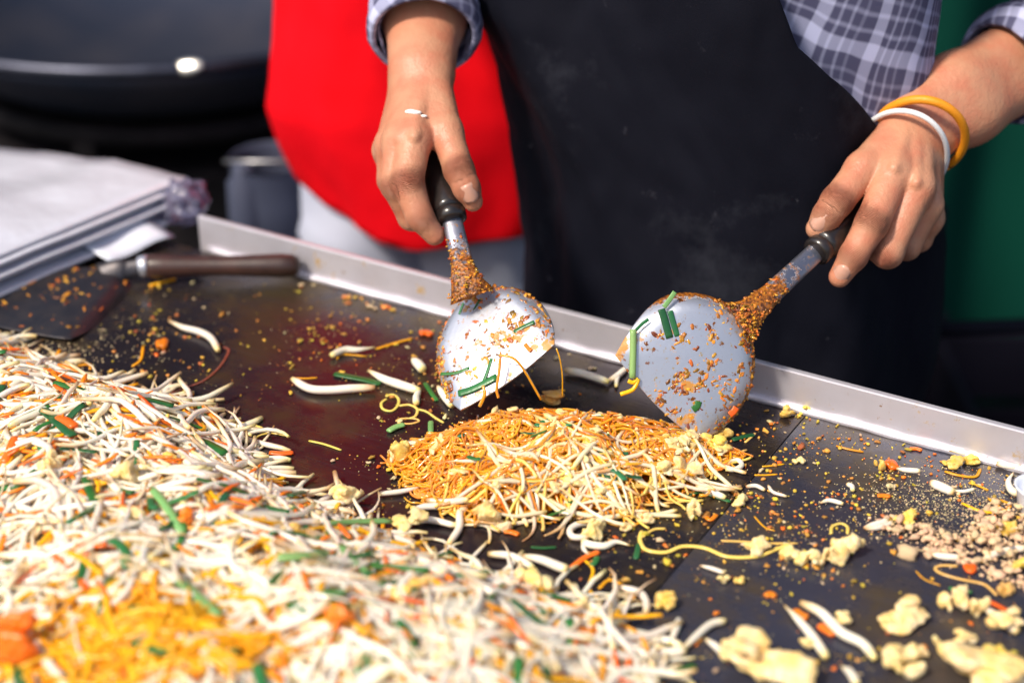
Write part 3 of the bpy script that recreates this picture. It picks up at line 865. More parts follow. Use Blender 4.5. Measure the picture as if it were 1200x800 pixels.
# nails
cd = -FWD
def skin_hit(h, u, v, d0=1.26, d1=1.46):
    d = np.linspace(d0, d1, 1200); f = h(np.array([P(u, v, x) for x in d]))
    k = int(np.argmax(f < 0)); p = P(u, v, d[k]); e = .0012
    n = np.array([float((h(p[None]+e*a)-h(p[None]-e*a))[0]) for a in np.eye(3)])
    return p, n/np.linalg.norm(n)
for h, u, v, a, b, w, l in ((handA, 551, 227, (547, 218), (555, 238), .0066, .0080), (handB, 985.5, 321, (999, 301), (982, 327), .0068, .0078), (handB, 960.5, 260.5, (973, 247), (956, 270), .0068, .0082)):
    p, n = skin_hit(h, u, v)
    pa, _ = skin_hit(h, u+(a[0]-u)*.6, v+(a[1]-v)*.6)
    nail(body, p+n*.0002, p-pa, n, w, l)
# dab of white on the back of the hand
for u, v, w in ((482, 131.5, .0040), (488, 132.5, .0034), (496, 136.5, .0024)):
    V, F = ico(2); p, n = skin_hit(handA, u, v)
    mesh_obj('white_dab', V*np.array([w*1.3, w*.6, w*.5])+p+n*.0004, F, 'white_mark', body)
# shirt, apron, trousers
rings = [(-.16, CX+.024, CY, .168, .122), (0, CX+.024, CY, .172, .122), (.12, CX+.016, CY, .183, .118), (.24, CX-.014, CY, .206, .116), (.40, CX-.01, CY, .212, .115), (.52, CX, CY, .20, .10), (.585, CX, CY, .11, .085)]
V, F, uv = shell(rings, ex, fr, -math.pi, math.pi, 80, 80, -.007, .005, 3)
mesh_obj('shirt', V, F, 'plaid', cook, uv=uv, solid=.002)
def bib(z, a0, a1):
    hi = np.interp(z, [-.6, .05, .12, .182, .264, .42], [R(100), R(100), R(82), R(62), R(34), R(14)])
    lo = np.interp(z, [-.6, .20, .30, .42], [R(-112), R(-112), R(-70), R(-30)])
    return lo, hi
ar = [(-.62, CX+.01, CY-.02, .206, .165), (-.3, CX+.022, CY-.01, .190, .152), (-.1, CX+.024, CY, .180, .136), (0, CX+.024, CY, .180, .130), (.12, CX+.016, CY, .189, .125), (.24, CX-.014, CY, .211, .121), (.42, CX-.01, CY, .216, .120)]
V, F, uv = shell(ar, ex, fr, R(-110), R(100), 130, 140, .006, .013, 9, lim=bib)
ap = mesh_obj('apron', V, F, 'apron_black', cook, solid=.003)
for s in (-1, 1):
    V, F, uv = tube_sleeve([loc(s*.095, 0, .02), loc(s*.10, .0, -.30), loc(s*.10, 0, -.73)], [.075, .078, .06], 24, .004, s)
    mesh_obj('trouser_leg', V, F, 'dark_trousers', cook, solid=.002)
    V, F = lump((.10, .25, .09), 40+s, 3, 2, .05)
    mesh_obj('shoe', rotz(V, math.atan2(fr[1], fr[0])+math.pi/2)+np.array([*loc(s*.10, .05, 0)[:2], GROUND+.002]), F, 'shoe', cook)
opA, opB = P(497, 42, 1.425), P(1178, 84, 1.432)
for nm, el, sh, op, rr, sd, r0 in (('sleeve', elA, shA, opA, .046, 1, .041), ('sleeve', elB, shB, opB, .050, 4, .043)):
    V, F, uv = tube_sleeve([op, op+(el-op)*.5, el, el+(sh-el)*.5, sh+(sh-el)*.05], [r0, r0+.006, .058, .062, .075], 32, .004, sd)
    s_ = mesh_obj(nm, V, F, 'plaid', cook, uv=uv, solid=.002)
    ax = (el-op)/np.linalg.norm(el-op)
    V, F, uv = tube_sleeve([op-ax*.004, op+ax*.003, op+ax*.016, op+ax*.030, op+ax*.033], [r0+.001, r0+.0048, r0+.0062, r0+.0055, r0+.002], 36, .0022, sd+5, n=14)
    mesh_obj('rolled_cuff', V, F, 'plaid', s_, uv=np.array(uv)*1.0+.013, solid=.004, offset=0)
# wrist bands: rings round the wrist, tilted as they hang
def band(c0, c1, near, r_major, r_minor, rx, m, nm, lab):
    """Ring through the screen-side arc C0 - NEAR - C1."""
    c = (c0+c1)/2; a = (c1-c0)/2; b = near-c
    th = np.arange(65)/64*2*math.pi
    pts = np.array([c+a*math.cos(x)+b*math.sin(x) for x in th])
    V, F, t, uv = tube(pts, r_minor, 10, flat=1.0)
    tag(mesh_obj(nm, V, F, m, cook), lab)
band(P(1013, 152, 1.392), P(1101, 208, 1.396), P(1086, 139, 1.345), 0, .0022, 0, 'white_band', 'wristband', 'thin white cord wristband close to the hand')
band(P(1041, 128, 1.370), P(1112, 193, 1.402), P(1118, 132, 1.350), 0, .0036, 0, 'orange_band', 'wristband', 'thick orange wristband further up the arm')

# ---- the helper in red, back turned
HX, HY = -.100, 1.76
hp = empty('person', (HX, HY, GROUND), 'helper in a red shirt and pale trousers standing behind the cook, seen from behind', 'person')
hex_, hfr = np.array([-1.0, 0.0]), np.array([0.15, .99])
def loc2(a, b, z): return np.array([HX+hex_[0]*a+hfr[0]*b, HY+hex_[1]*a+hfr[1]*b, z])
s1, s2 = loc2(-.15, 0, .50), loc2(.15, 0, .50); e1, e2 = loc2(-.20, .06, .27), loc2(.19, .08, .27); w1, w2 = loc2(-.08, .24, .24), loc2(.08, .25, .24)
hh = loc2(0, .08, .78)
def hand_pts(w, s):
    o_ = []
    for k in range(4):
        b0 = w+np.array([hex_[0]*s*(.012*k-.018), .02, 0]); o_.append([(b0, .010), (b0+np.array([0, .055, -.005]), .0095), (b0+np.array([0, .085-.006*abs(k-1.5), -.03]), .008)])
    o_.append([(w+np.array([hex_[0]*-s*.02, .0, 0]), .012), (w+np.array([hex_[0]*-s*.045, .045, -.01]), .009)])
    return o_
bf2 = body_sdf(None, hex_, hfr, arms=[[(s1, .048), (e1, .038), (w1, .026)], [(s2, .048), (e2, .038), (w2, .026)]], head=(hh, 1), hips=None,
    legs=[[(loc2(s*.065, 0, -.06), .065), (loc2(s*.075, 0, -.40), .048), (loc2(s*.08, 0, -.73), .035), (loc2(s*.09, .10, -.77), .028)] for s in (-1, 1)],
    chest=[[(loc2(-.045, 0, -.05), .055), (loc2(-.045, 0, .2), .062), (loc2(-.07, 0, .46), .07)], [(loc2(.045, 0, -.05), .055), (loc2(.045, 0, .2), .062), (loc2(.07, 0, .46), .07)],
           [(s1, .05), (loc2(0, 0, .53), .055), (s2, .05)], [(loc2(0, .01, .53), .05), (loc2(0, .06, .70), .05)]])
fing = hand_pts(w1, 1)+hand_pts(w2, -1)
def bf2b(p):
    d = bf2(p)
    for pts in fing: d = smin(d, chain(p, pts, .004), .006)
    return d
V, F = surface(bf2b, (HX-.36, HY-.22, GROUND-.02), (HX+.36, HY+.50, .98), .008)
mesh_obj('body', V, F, 'skin', hp)
V, F = ico(4)
W = V*np.array([.084, .084, .118])
hv = []
for v in W:
    y = v[1]; k = 1.0 if (v[2] > .045 or y < .01) and v[2] > -.09 else .80
    hv.append([v[0]*k*(1.0+.12*(y > 0)*0), v[1]*k*(1.18 if y < 0 else 1), v[2]*(1 if k == 1 else .8)+.02])
mesh_obj('hair', np.array(hv)+hh, F, 'black_hair', hp)
rr = [(-.125, HX+.024, HY, .128, .108), (-.06, HX+.022, HY, .140, .11), (0, HX+.014, HY, .152, .112), (.05, HX+.008, HY, .160, .114), (.10, HX+.006, HY, .150, .112), (.15, HX, HY, .132, .106), (.25, HX, HY, .128, .102), (.42, HX, HY, .150, .105), (.50, HX, HY, .15, .09), (.56, HX, HY, .07, .06)]
hem = lambda a: -.084+.058*max(0, math.sin(a))**2.0
V, F, uv = shell(rr, hex_, hfr, 0, 2*math.pi, 90, 80, .004, .010, 21, hem=hem)
mesh_obj('shirt', V, F, 'red_cloth', hp, uv=uv, solid=.002)
for nm, a, b, sd in (('sleeve', s1, e1, 2), ('sleeve', s2, e2, 6)):
    V, F, uv = tube_sleeve([a+(a-b)*.05, a+(b-a)*.5, a+(b-a)*.85], [.062, .058, .060], 24, .004, sd)
    mesh_obj(nm, V, F, 'red_cloth', hp, solid=.002)
for s in (-1, 1):
    V, F, uv = tube_sleeve([loc2(s*.050, 0, .0), loc2(s*.058, 0, -.10), loc2(s*.075, .0, -.35), loc2(s*.08, 0, -.74)], [.075, .078, .070, .055], 28, .006, s*3)
    mesh_obj('trouser_leg', V, F, 'pale_trousers', hp, solid=.002)
    V, F = lump((.09, .24, .085), 60+s, 3, 2, .05)
    mesh_obj('shoe', V+np.array([*loc2(s*.085, .05, 0)[:2], GROUND+.002]), F, 'shoe', hp)

# ------------------------------------------------------------------ utensils
def smooth_curve(pts, n):
    pts = np.asarray(pts, float); k = len(pts)
    ext = np.vstack([2*pts[0]-pts[1], pts, 2*pts[-1]-pts[-2]])
    out = []
    for i in range(k-1):
        p0, p1, p2, p3 = ext[i:i+4]
        for s in np.linspace(0, 1, n, endpoint=False):
            out.append(.5*((2*p1)+(-p0+p2)*s+(2*p0-5*p1+4*p2-p3)*s*s+(-p0+3*p1-3*p2+p3)*s**3))
    out.append(pts[-1])
    return np.array(out)
class Blade:
    """Turner blade: OUTLINE runs from one end of the cutting edge round the back to the other end."""
    def __init__(s, outline, plane, belly=.007, wall=.011, face=1):
        o_, a, b = plane
        n = np.cross(a-o_, b-o_); n /= np.linalg.norm(n)
        if n @ (CAM-o_) < 0: n = -n
        s.n = n
        q = []
        for u, v in outline:
            r = ray(u, v); q.append(CAM+r*(((o_-CAM)@n)/(r@n)))
        arc = smooth_curve(q, 6)
        e0, e1 = arc[-1], arc[0]
        m = 14
        edge = np.array([e0+(e1-e0)*k/m+0.004*math.sin(math.pi*k/m)*((e0+e1)/2-arc[len(arc)//2])/np.linalg.norm((e0+e1)/2-arc[len(arc)//2]) for k in range(1, m)])
        s.ring = np.vstack([arc, edge]); s.na = len(arc)
        s.c = s.ring.mean(0)
        L = np.linspace(0, 1, s.na)
        s.w = np.concatenate([np.clip(np.minimum(L, 1-L)*5, 0, 1), np.zeros(len(edge))])     # how far the wall turns back
        s.belly, s.wall = belly, wall
    def pt(s, j, r):
        """Point at ring position J (fractional index), radius fraction R, and its lift."""
        m = len(s.ring); i = int(j) % m; f = j-int(j); k = (i+1) % m
        q = s.ring[i]*(1-f)+s.ring[k]*f; w = s.w[i]*(1-f)+s.w[k]*f
        p = s.c+(q-s.c)*r
        return p+s.n*(s.belly*(1-r*r)*.5-w*s.wall*max(0, (r-.72)/.28)**2)
    def mesh(s, parent, m):
        rs = [0, .15, .3, .45, .6, .7, .78, .84, .89, .93, .96, .985, 1.0]
        k = len(s.ring)
        V = [s.pt(0, 0)]+[s.pt(j, r) for r in rs[1:] for j in range(k)]
        F = [(0, 1+j, 1+(j+1) % k) for j in range(k)]
        for i in range(len(rs)-2):
            a = 1+i*k; b = a+k
            F += [(a+j, b+j, b+(j+1) % k, a+(j+1) % k) for j in range(k)]
        T = [0]+[max(s.w[j]*np.interp(r, [.80, .90, 1], [0, .34, .58])-.04, .16*np.interp(r, [.3, 1], [0, 1])-.06) for r in rs[1:] for j in range(k)]
        return mesh_obj('blade', V, F, m, parent, solid=.0016, offset=0, t=T)
def turner(label, outline, plane, neck, coll, top, m='blade_metal', group=None, hr=.0125, hm='handle_black', shaft_w=(.0085, .0078)):
    root = empty('turner', (coll[0], coll[1], min(coll[2], plane[0][2])), label, 'turner', group)
    bl = Blade(outline, plane)
    bl.mesh(root, m)
    ax = (coll-neck)/np.linalg.norm(coll-neck)
    side = np.cross(ax, FWD); side /= np.linalg.norm(side); up = np.cross(side, ax)
    st = neck-ax*.012-bl.n*.006
    pts = smooth_curve([st, neck, neck+(coll-neck)*.35, neck+(coll-neck)*.7, coll+ax*.004], 5)
    rad = np.interp(np.linspace(0, 1, len(pts)), [0, .22, .45, 1], [.018, .0125, shaft_w[0], shaft_w[1]])
    V, F, t, uv = tube(pts, rad, 16, flat=.42, up=-FWD if abs(ax@FWD) < .95 else UPV)
    mesh_obj('shaft', V, F, 'shaft_metal' if m == 'blade_metal' else m, root, t=np.interp(t, [0, .35, .6, 1], [.62, .50, .30, .10]))
    V, F, t, uv = tube([coll-ax*.004, coll-ax*.003, coll+ax*.004, coll+ax*.006], [hr*.80, hr*.95, hr*.98, hr*.85], 24)
    mesh_obj('collar', V, F, 'handle_black' if hm == 'handle_black' else 'blade_metal', root)
    ln = np.linalg.norm(top-coll); hx = (top-coll)/ln
    pr = [(0.03, .98), (.06, 1.06), (.14, 1.04), (.3, .88), (.5, .86), (.7, .95), (.88, 1.05), (.96, .95), (.99, .7), (1.0, .25)]
    V, F, t, uv = tube([coll+hx*ln*a for a, b in pr], [hr*b for a, b in pr], 24)
    mesh_obj('handle', V, F, hm, root)
    return root, bl
neckA, collA, topA = P(546, 328, 1.322), P(529, 254, 1.345), P(480, 112, 1.425)
tA, blA = turner('steel turner with a bright white blade held upright over the noodles, black handle',
    [(540, 481), (526, 468), (515, 449), (507, 428), (506, 406), (512, 386), (522, 366), (534, 349), (545, 338), (560, 331), (580, 330), (604, 333), (624, 346), (638, 364), (647, 384), (650, 404)],
    (P(540, 481, 1.300), P(650, 404, 1.292), P(556, 334, 1.345)), neckA, collA, topA, group='turners in the cook\'s hands')
neckB, collB, topB = P(880, 366, 1.300), P(959, 293, 1.337), P(1085, 176, 1.412)
tB, blB = turner('steel turner with a blue grey sauce-flecked blade and two green chives stuck on it',
    [(721, 416), (737, 391), (756, 368), (774, 353), (792, 345), (817, 344), (842, 350), (862, 360), (876, 376), (885, 400), (888, 424), (885, 450), (875, 474), (858, 494), (838, 508), (818, 517)],
    (P(721, 416, 1.286), P(818, 517, 1.296), P(876, 370, 1.298)), neckB, collB, topB, group='turners in the cook\'s hands')
# a third one lying on the griddle
hz = .016
n3, c3, t3 = at(140, 318, .012), at(168, 312, hz), at(352, 311, hz)
tC, blC = turner('dark food-specked turner with a wooden handle lying flat at the back of the griddle',
    [(82, 398), (104, 382), (128, 360), (148, 335), (150, 318), (128, 308), (96, 307), (60, 312), (24, 325), (-10, 346), (-40, 372)],
    (at(82, 398, .004), at(-40, 372, .004), at(150, 322, .010)), n3, c3, t3, m='dark_blade', hr=.0105, hm='handle_wood')

# ------------------------------------------------------------------ food: pieces
def inpoly_dist(px, py, poly):
    """Signed distance (inside positive) to a polygon, vectorised."""
    px = np.asarray(px, float); py = np.asarray(py, float)
    d = np.full(px.shape, 1e9); ins = np.zeros(px.shape, bool)
    n = len(poly)
    for i in range(n):
        ax, ay = poly[i]; bx, by = poly[(i+1) % n]
        ex_, ey_ = bx-ax, by-ay
        h = np.clip(((px-ax)*ex_+(py-ay)*ey_)/(ex_*ex_+ey_*ey_), 0, 1)
        d = np.minimum(d, np.hypot(px-ax-h*ex_, py-ay-h*ey_))
        c = ((ay > py) != (by > py)) & (px < (bx-ax)*(py-ay)/(by-ay+1e-15)+ax)
        ins ^= c
    return np.where(ins, d, -d)
HEAP = [at(u, v)[:2] for u, v in [(-60, 388), (-10, 404), (60, 436), (130, 462), (200, 474), (258, 494), (286, 535), (345, 585), (420, 622), (492, 655), (560, 676), (650, 700), (735, 738), (765, 790), (800, 880), (600, 980), (200, 1000), (-90, 960), (-80, 640)]]
def heap_h(x, y):
    d = inpoly_dist(x, y, HEAP)
    b = .056*(1-np.exp(-np.maximum(d, 0)/.085))
    x = np.asarray(x, float); y = np.asarray(y, float)
    b = b*(1+.16*np.sin(x*31+1.2)*np.sin(y*27+.4)+.10*np.sin(x*61+y*40))
    px_ = np.clip((x+.02)/.12, 0, 1)                      # lower where it thins out towards the end of the spill
    return b*(1-.62*px_**1.0*np.clip(d*0+1, 0, 1))
PILE_C, PILE_A, PILE_B = at(656, 548)[:2], .119, .070
pdx = (at(860, 545)-at(460, 560))[:2]; pdx /= np.linalg.norm(pdx); pdy = np.array([-pdx[1], pdx[0]])
def pile_r(x, y):
    qx = (np.asarray(x)-PILE_C[0])*pdx[0]+(np.asarray(y)-PILE_C[1])*pdx[1]
    qy = (np.asarray(x)-PILE_C[0])*pdy[0]+(np.asarray(y)-PILE_C[1])*pdy[1]
    th = np.arctan2(qy/PILE_B, qx/PILE_A)
    return np.hypot(qx/PILE_A, qy/PILE_B)/(1+.05*np.sin(3*th+.8)+.06*np.sin(5*th)+.04*np.sin(9*th+1)), qx, qy
def pile_h(x, y):
    r, qx, qy = pile_r(x, y)
    h = .028*np.clip(1-r*r, 0, 1)**.85
    return h*(1-.25*np.clip(qx/PILE_A, 0, 1))*(1+.26*np.sin(qx*75+1)*np.sin(qy*60+2)+.12*np.sin(qx*150)*np.sin(qy*130))
def zero_h(x, y): return np.zeros_like(np.asarray(x, float))
def base_h(x, y): return np.maximum(heap_h(x, y), pile_h(x, y))
def strand(x, y, th, L, n, kap, hf, off, wob=0.0, tilt=0.0, curl=0.0):
    """A drape-following centre line."""
    ds = L/(n-1)
    ang = th+np.cumsum(np.full(n, kap*ds)+curl*np.linspace(-1, 1, n)*ds+rng.normal(0, wob, n)*ds**.5)
    xs = x+np.cumsum(np.cos(ang))*ds; ys = y+np.cumsum(np.sin(ang))*ds
    xs -= xs.mean()-x; ys -= ys.mean()-y
    s = np.linspace(-.5, .5, n)*L
    zs = hf(xs, ys)
    k = np.array([.25, .5, .25])
    zs = np.convolve(np.pad(zs, 1, mode='edge'), k, mode='valid')
    return np.stack([xs, ys, np.maximum(zs+off+tilt*s, .0015)], 1)
def sprout_geo(p, r0, sides=6):
    n = len(p); s = np.linspace(0, 1, n)
    pf = [[.24, .34, .74, 1.0, 1.0, .74], [.42, .7, .95, 1.05, 1.0, .78], [.34, .6, .92, 1.06, 1.0, .7], [.6, .9, 1., 1., .9, .6]][int(rng.integers(4))]
    rad = r0*np.interp(s, [0, .12, .3, .6, .9, 1], pf)
    p = p.copy(); p[:, 2] = np.maximum(p[:, 2], rad*.9)
    return tube(p, rad, sides)
MIX = {'g': 'strands and scraps'}
def emit(name, items, m, keep, label, cat, group, stuff_name, stuff_label):
    """ITEMS: (score, geometry). The KEEP best seen become objects of their own, the rest one mass."""
    items = sorted(items, key=lambda q: -q[0])
    mb = MB()
    for k, (sc, g) in enumerate(items):
        if k < keep:
            o = mesh_obj(name, g[0], g[1], m, t=g[2] if len(g) > 2 else None)
            tag(o, label, cat, group)
        else:
            mb.add(*g)
    if mb.n:
        tag(mb.build(stuff_name, m), stuff_label, kind='stuff')
def score(p, off, size):
    u, v, d = proj(p.mean(0))
    inside = -20 < u < 1220 and 380 < v < 815
    return (size/d*1000 + off*4000) if inside else -1e3
# ---- the big heap
xs_h = [q[0] for q in HEAP]; ys_h = [q[1] for q in HEAP]
def heap_pts(n, margin=.004):
    out = []
    while len(out) < n:
        x = rng.uniform(-.46, .16, 4000); y = rng.uniform(.72, 1.32, 4000)
        d = inpoly_dist(x, y, HEAP)
        u = 600+2000*x/((y)*math.cos(PITCH)+CAMH*math.sin(PITCH))
        ok = d > margin
        out += list(zip(x[ok], y[ok]))
    return out[:n]
# core under the strands
g = np.stack(np.meshgrid(np.linspace(-.50, .16, 90), np.linspace(.70, 1.33, 90), indexing='ij'), -1).reshape(-1, 2)
hz_ = heap_h(g[:, 0], g[:, 1]); dd = inpoly_dist(g[:, 0], g[:, 1], HEAP)
V = np.column_stack([g, np.where(dd > .03, np.maximum(hz_-.009, .0006), -.003)])
F = [(i*90+j, (i+1)*90+j, (i+1)*90+j+1, i*90+j+1) for i in range(89) for j in range(89)]
F = [f for f in F if any(dd[k] > .03 for k in f)]
tag(mesh_obj('heap_core', V, F, 'yellow_noodle'), 'packed inner mass of the big heap of stir-fry', kind='stuff')
items = []
for x, y in heap_pts(2500):
    off = rng.uniform(-.007, .0105)
    L = rng.uniform(.050, .118)
    th = rng.normal(-.25, .7) if rng.random() < .55 else rng.uniform(0, 6.28)
    p = strand(x, y, th, L, 16, rng.normal(0, 11), heap_h, off, wob=2.1, tilt=rng.normal(0, .07), curl=rng.normal(0, 22))
    if rng.random() < .25:                                   # thin root tail that curls up
        p[0] += (p[0]-p[1])*.3+np.array([0, 0, .007]); p[1, 2] += .003
    items.append((score(p, off, L), sprout_geo(p, rng.choice([.0012, .0017, .0020, .0023, .0028]))))
emit('bean_sprout', items, 'sprout', 170, 'pale bean sprout tangled into the surface of the big heap of stir-fry', 'bean sprout', 'bean sprouts of the big heap',
     'bean_sprout_mass', 'mass of pale bean sprouts packed in the big heap of stir-fry')
items = []
front = at(170, 765, .04)[:2]
for k, (x, y) in enumerate(heap_pts(620)):
    off = rng.uniform(-.003, .0095)
    p = strand(x, y, rng.uniform(0, 6.28), rng.uniform(.03, .07), 12, rng.normal(0, 18), heap_h, off, wob=1.5, curl=rng.normal(0, 30))
    items.append((score(p, off, .03), tube(p, rng.uniform(.0014, .0022), 6, flat=.7)))
for k in range(330):                                        # the yellow patch at the near edge
    x, y = front+rng.normal(0, 1, 2)*np.array([.042, .020])
    off = rng.uniform(.004, .0125)
    p = strand(x, y, rng.uniform(0, 6.28), rng.uniform(.02, .05), 10, rng.normal(0, 22), heap_h, off, wob=1.6)
    items.append((score(p, off, .05), tube(p, rng.uniform(.0016, .0026), 6, flat=.75)))
emit('yellow_noodle', items, 'yellow_noodle', 130, 'yellow noodle strand lying among the bean sprouts of the big heap', 'noodle', 'yellow noodles of the big heap',
     'yellow_noodle_mass', 'mass of yellow noodles tucked into the big heap')
items = []
for k, (x, y) in enumerate(heap_pts(520)):
    off = rng.uniform(.002, .0125)
    p = strand(x, y, rng.uniform(0, 6.28), rng.uniform(.008, .030), 6, rng.normal(0, 14), heap_h, off, tilt=rng.normal(0, .2))
    items.append((score(p, off, .02), tube(p, rng.uniform(.0012, .0027)*np.interp(np.linspace(0, 1, 6), [0, .3, .7, 1], [.6, 1, 1, .5]), 5, flat=.55)))
emit('carrot_shred', items, 'carrot', 200, 'orange carrot shred caught among the sprouts of the big heap', 'carrot', 'carrot shreds of the big heap', 'carrot_shred_mass', 'small orange carrot shreds buried in the big heap')
items = []
for k, (x, y) in enumerate(heap_pts(95)):
    off = rng.uniform(.007, .0125)
    p = strand(x, y, rng.uniform(0, 6.28), rng.uniform(.016, .045), 10, rng.normal(0, 18), heap_h, off, tilt=rng.normal(0, .18), wob=1.6)
    items.append((score(p, off, .03), tube(p, rng.uniform(.0020, .0036), 8, flat=.3)))
emit('chive_piece', items, 'chive', 95, 'dark green chive piece lying among the sprouts of the big heap', 'chive', 'dark chives of the big heap', 'x', 'x')
def curd(size, seed, res=30):
    """Scrambled egg: several soft folds grown together, a little torn."""
    r = np.random.default_rng(seed); n = int(r.integers(5, 10))
    c = r.normal(0, 1, (n, 3)); c /= np.linalg.norm(c, axis=1)[:, None]; c *= r.uniform(.15, .78, (n, 1)); c[:, 2] *= .7
    rad = r.uniform(.22, .46, n); ks = r.normal(0, 1, (9, 3)); ks /= np.linalg.norm(ks, axis=1)[:, None]
    ks *= np.array([5, 6, 7, 11, 13, 15, 22, 26, 30])[:, None]; ph = r.uniform(0, 6.28, 9); am = np.array([.05, .05, .05, .028, .028, .028, .018, .018, .018])
    def f(p):
        w = p+.10*np.sin(p[:, [1, 2, 0]]*4.3+ph[:3])
        d = np.linalg.norm(w-c[0], axis=1)-rad[0]
        for k in range(1, n): d = smin(d, np.linalg.norm((w-c[k])*np.array([1, 1, 1.15]), axis=1)-rad[k], .09)
        return d+(np.sin(p@ks.T+ph)*am).sum(1)
    V, F = surface(f, (-1.5,)*3, (1.5,)*3, 2.6/res)
    lo, hi = V.min(0), V.max(0)
    V = (V-(lo+hi)/2)/(hi-lo)*np.asarray(size)
    z0 = -.40*size[2]; V[:, 2] = np.where(V[:, 2] < z0, z0+(V[:, 2]-z0)*.15, V[:, 2]); V[:, 2] -= V[:, 2].min()
    return V, F
def egg_at(u, v, w, h, m='egg', detail=4, seed=None, hf=base_h, sink=.0, depth=.8):
    """Lump whose middle shows at pixel (U, V), W x H pixels large in the photograph."""
    q = at(u, v+h*.35, 0)
    for _ in range(6):
        z = float(hf(q[0], q[1])); q = at(u, v+h*.35, z)
    d = proj(q)[2]; sx = w/2000*d; sz = h/2000*d/.98
    V, F = curd((sx, sx*depth, sz), seed if seed is not None else int(u*7+v), int(np.interp(w, [10, 30, 110], [18, 34, 64])))
    return V+np.array([q[0], q[1]+sx*.1, max(z-sink, 0)+.0003]), F
for k, (x, y) in enumerate(heap_pts(52)):
    z = float(heap_h(x, y)); s_ = rng.uniform(.008, .017)
    V, F = curd((s_*1.2, s_*.9, s_*.65), 300+k, 18)
    tag(mesh_obj('egg_piece', rotz(V, rng.uniform(0, 6))+np.array([x, y, z+.0015]), F, 'egg_fried' if k % 2 else 'egg'), 'small crumbly egg piece sitting among the sprouts of the big heap', 'egg', 'egg pieces of the big heap')

# ---- the pile being stirred in the middle
items = []
def pile_pts(n, rmax=1.0, cond=None):
    out = []
    while len(out) < n:
        a = rng.uniform(-1, 1, 2)
        q = PILE_C+pdx*a[0]*PILE_A*1.1+pdy*a[1]*PILE_B*1.1
        r, qx, qy = pile_r(*q)
        if r < rmax and (cond is None or cond(qx/PILE_A, qy/PILE_B)): out.append(q)
    return out
back = lambda a, b: b > -.42+.2*math.sin(a*4) or rng.random() < .22 or a < -.55 or (a > .25 and b > -.5 and rng.random() < .5)
for q in pile_pts(1500, .985, back):
    off = rng.uniform(-.006, .0055)
    L = rng.uniform(.03, .085)
    for _ in range(7):
        p = strand(q[0], q[1], rng.uniform(0, 6.28), L, 20, rng.normal(0, 62), pile_h, off, wob=3.2, tilt=rng.normal(0, .06), curl=rng.normal(0, 75))
        if pile_r(p[:, 0], p[:, 1])[0].max() < rng.choice([1.02, 1.06, 1.16]): break
        L = max(.012, L*.75)
    items.append((score(p, off, .05), tube(p, rng.uniform(.0006, .0012), 5)))
emit('glass_noodle', items, 'noodle', 150, 'thin orange glass noodle looped into the pile between the two turners', 'noodle', 'orange noodles of the middle pile', 'glass_noodle_mass', 'tangle of orange glass noodles in the middle pile')
g = np.stack(np.meshgrid(np.linspace(-1.1, 1.1, 60), np.linspace(-1.1, 1.1, 40), indexing='ij'), -1).reshape(-1, 2)
W = PILE_C+g[:, :1]*PILE_A*pdx+g[:, 1:]*PILE_B*pdy
rr_ = pile_r(W[:, 0], W[:, 1])[0]
V = np.column_stack([W, np.where(rr_ < .86, np.maximum(pile_h(W[:, 0], W[:, 1])-.008, .0006), -.003)])
F = [(i*40+j, (i+1)*40+j, (i+1)*40+j+1, i*40+j+1) for i in range(59) for j in range(39)]
F = [f for f in F if any(rr_[k] < .86 for k in f)]
tag(mesh_obj('pile_core', V, F, 'noodle'), 'packed inner mass of the noodle pile between the turners', kind='stuff')
items = []
frontc = lambda a, b: b < .02-.25*max(0, -a) and a > -.62 and (a < .55 or rng.random() < .4)
for q in pile_pts(120, 1.12, frontc):
    off = rng.uniform(0, .006)
    p = strand(q[0], q[1], rng.normal(-.1, .7), rng.uniform(.030, .072), 11, rng.normal(0, 14), pile_h, off, wob=.9, tilt=rng.normal(0, .10), curl=rng.normal(0, 16))
    items.append((score(p, off, .04), sprout_geo(p, rng.uniform(.0010, .0019))))
for q in pile_pts(26, .95, lambda a, b: b > -.1):
    p = strand(q[0], q[1], rng.uniform(0, 6), rng.uniform(.015, .035), 8, rng.normal(0, 25), pile_h, .004, wob=.9, tilt=rng.normal(0, .1))
    items.append((10, sprout_geo(p, rng.uniform(.0012, .0019))))
emit('bean_sprout', items, 'sauced_sprout', 75, 'pale bean sprout lying across the front slope of the noodle pile', 'bean sprout', 'bean sprouts of the middle pile', 'bean_sprout_mass', 'thin bean sprouts inside the middle pile')
items = []
for q in pile_pts(110, 1.04, lambda a, b: b < .3 and a > -.75):
    p = strand(q[0], q[1], rng.uniform(0, 6.28), rng.uniform(.02, .05), 12, rng.normal(0, 25), pile_h, rng.uniform(0, .005), wob=1.5, curl=rng.normal(0, 25))
    items.append((5, tube(p, rng.uniform(.0008, .0014), 5)))
emit('pale_noodle', items, 'pale_noodle', 150, 'pale yellow noodle strand on the front of the noodle pile', 'noodle', 'pale noodles of the middle pile', 'x', 'x')
for k, q in enumerate(pile_pts(75, 1.0)):
    z = float(pile_h(*q)); s_ = rng.uniform(.004, .013)
    V, F = curd((s_*random.uniform(.9, 1.6), s_*.8, s_*random.uniform(.45, .8)), 700+k, 15)
    tag(mesh_obj('egg_piece', rotz(V, rng.uniform(0, 6))+np.array([q[0], q[1], z+.0022]), F, 'egg'), 'pale crumbly egg piece mixed into the noodle pile between the turners', 'egg', 'egg pieces of the middle pile')
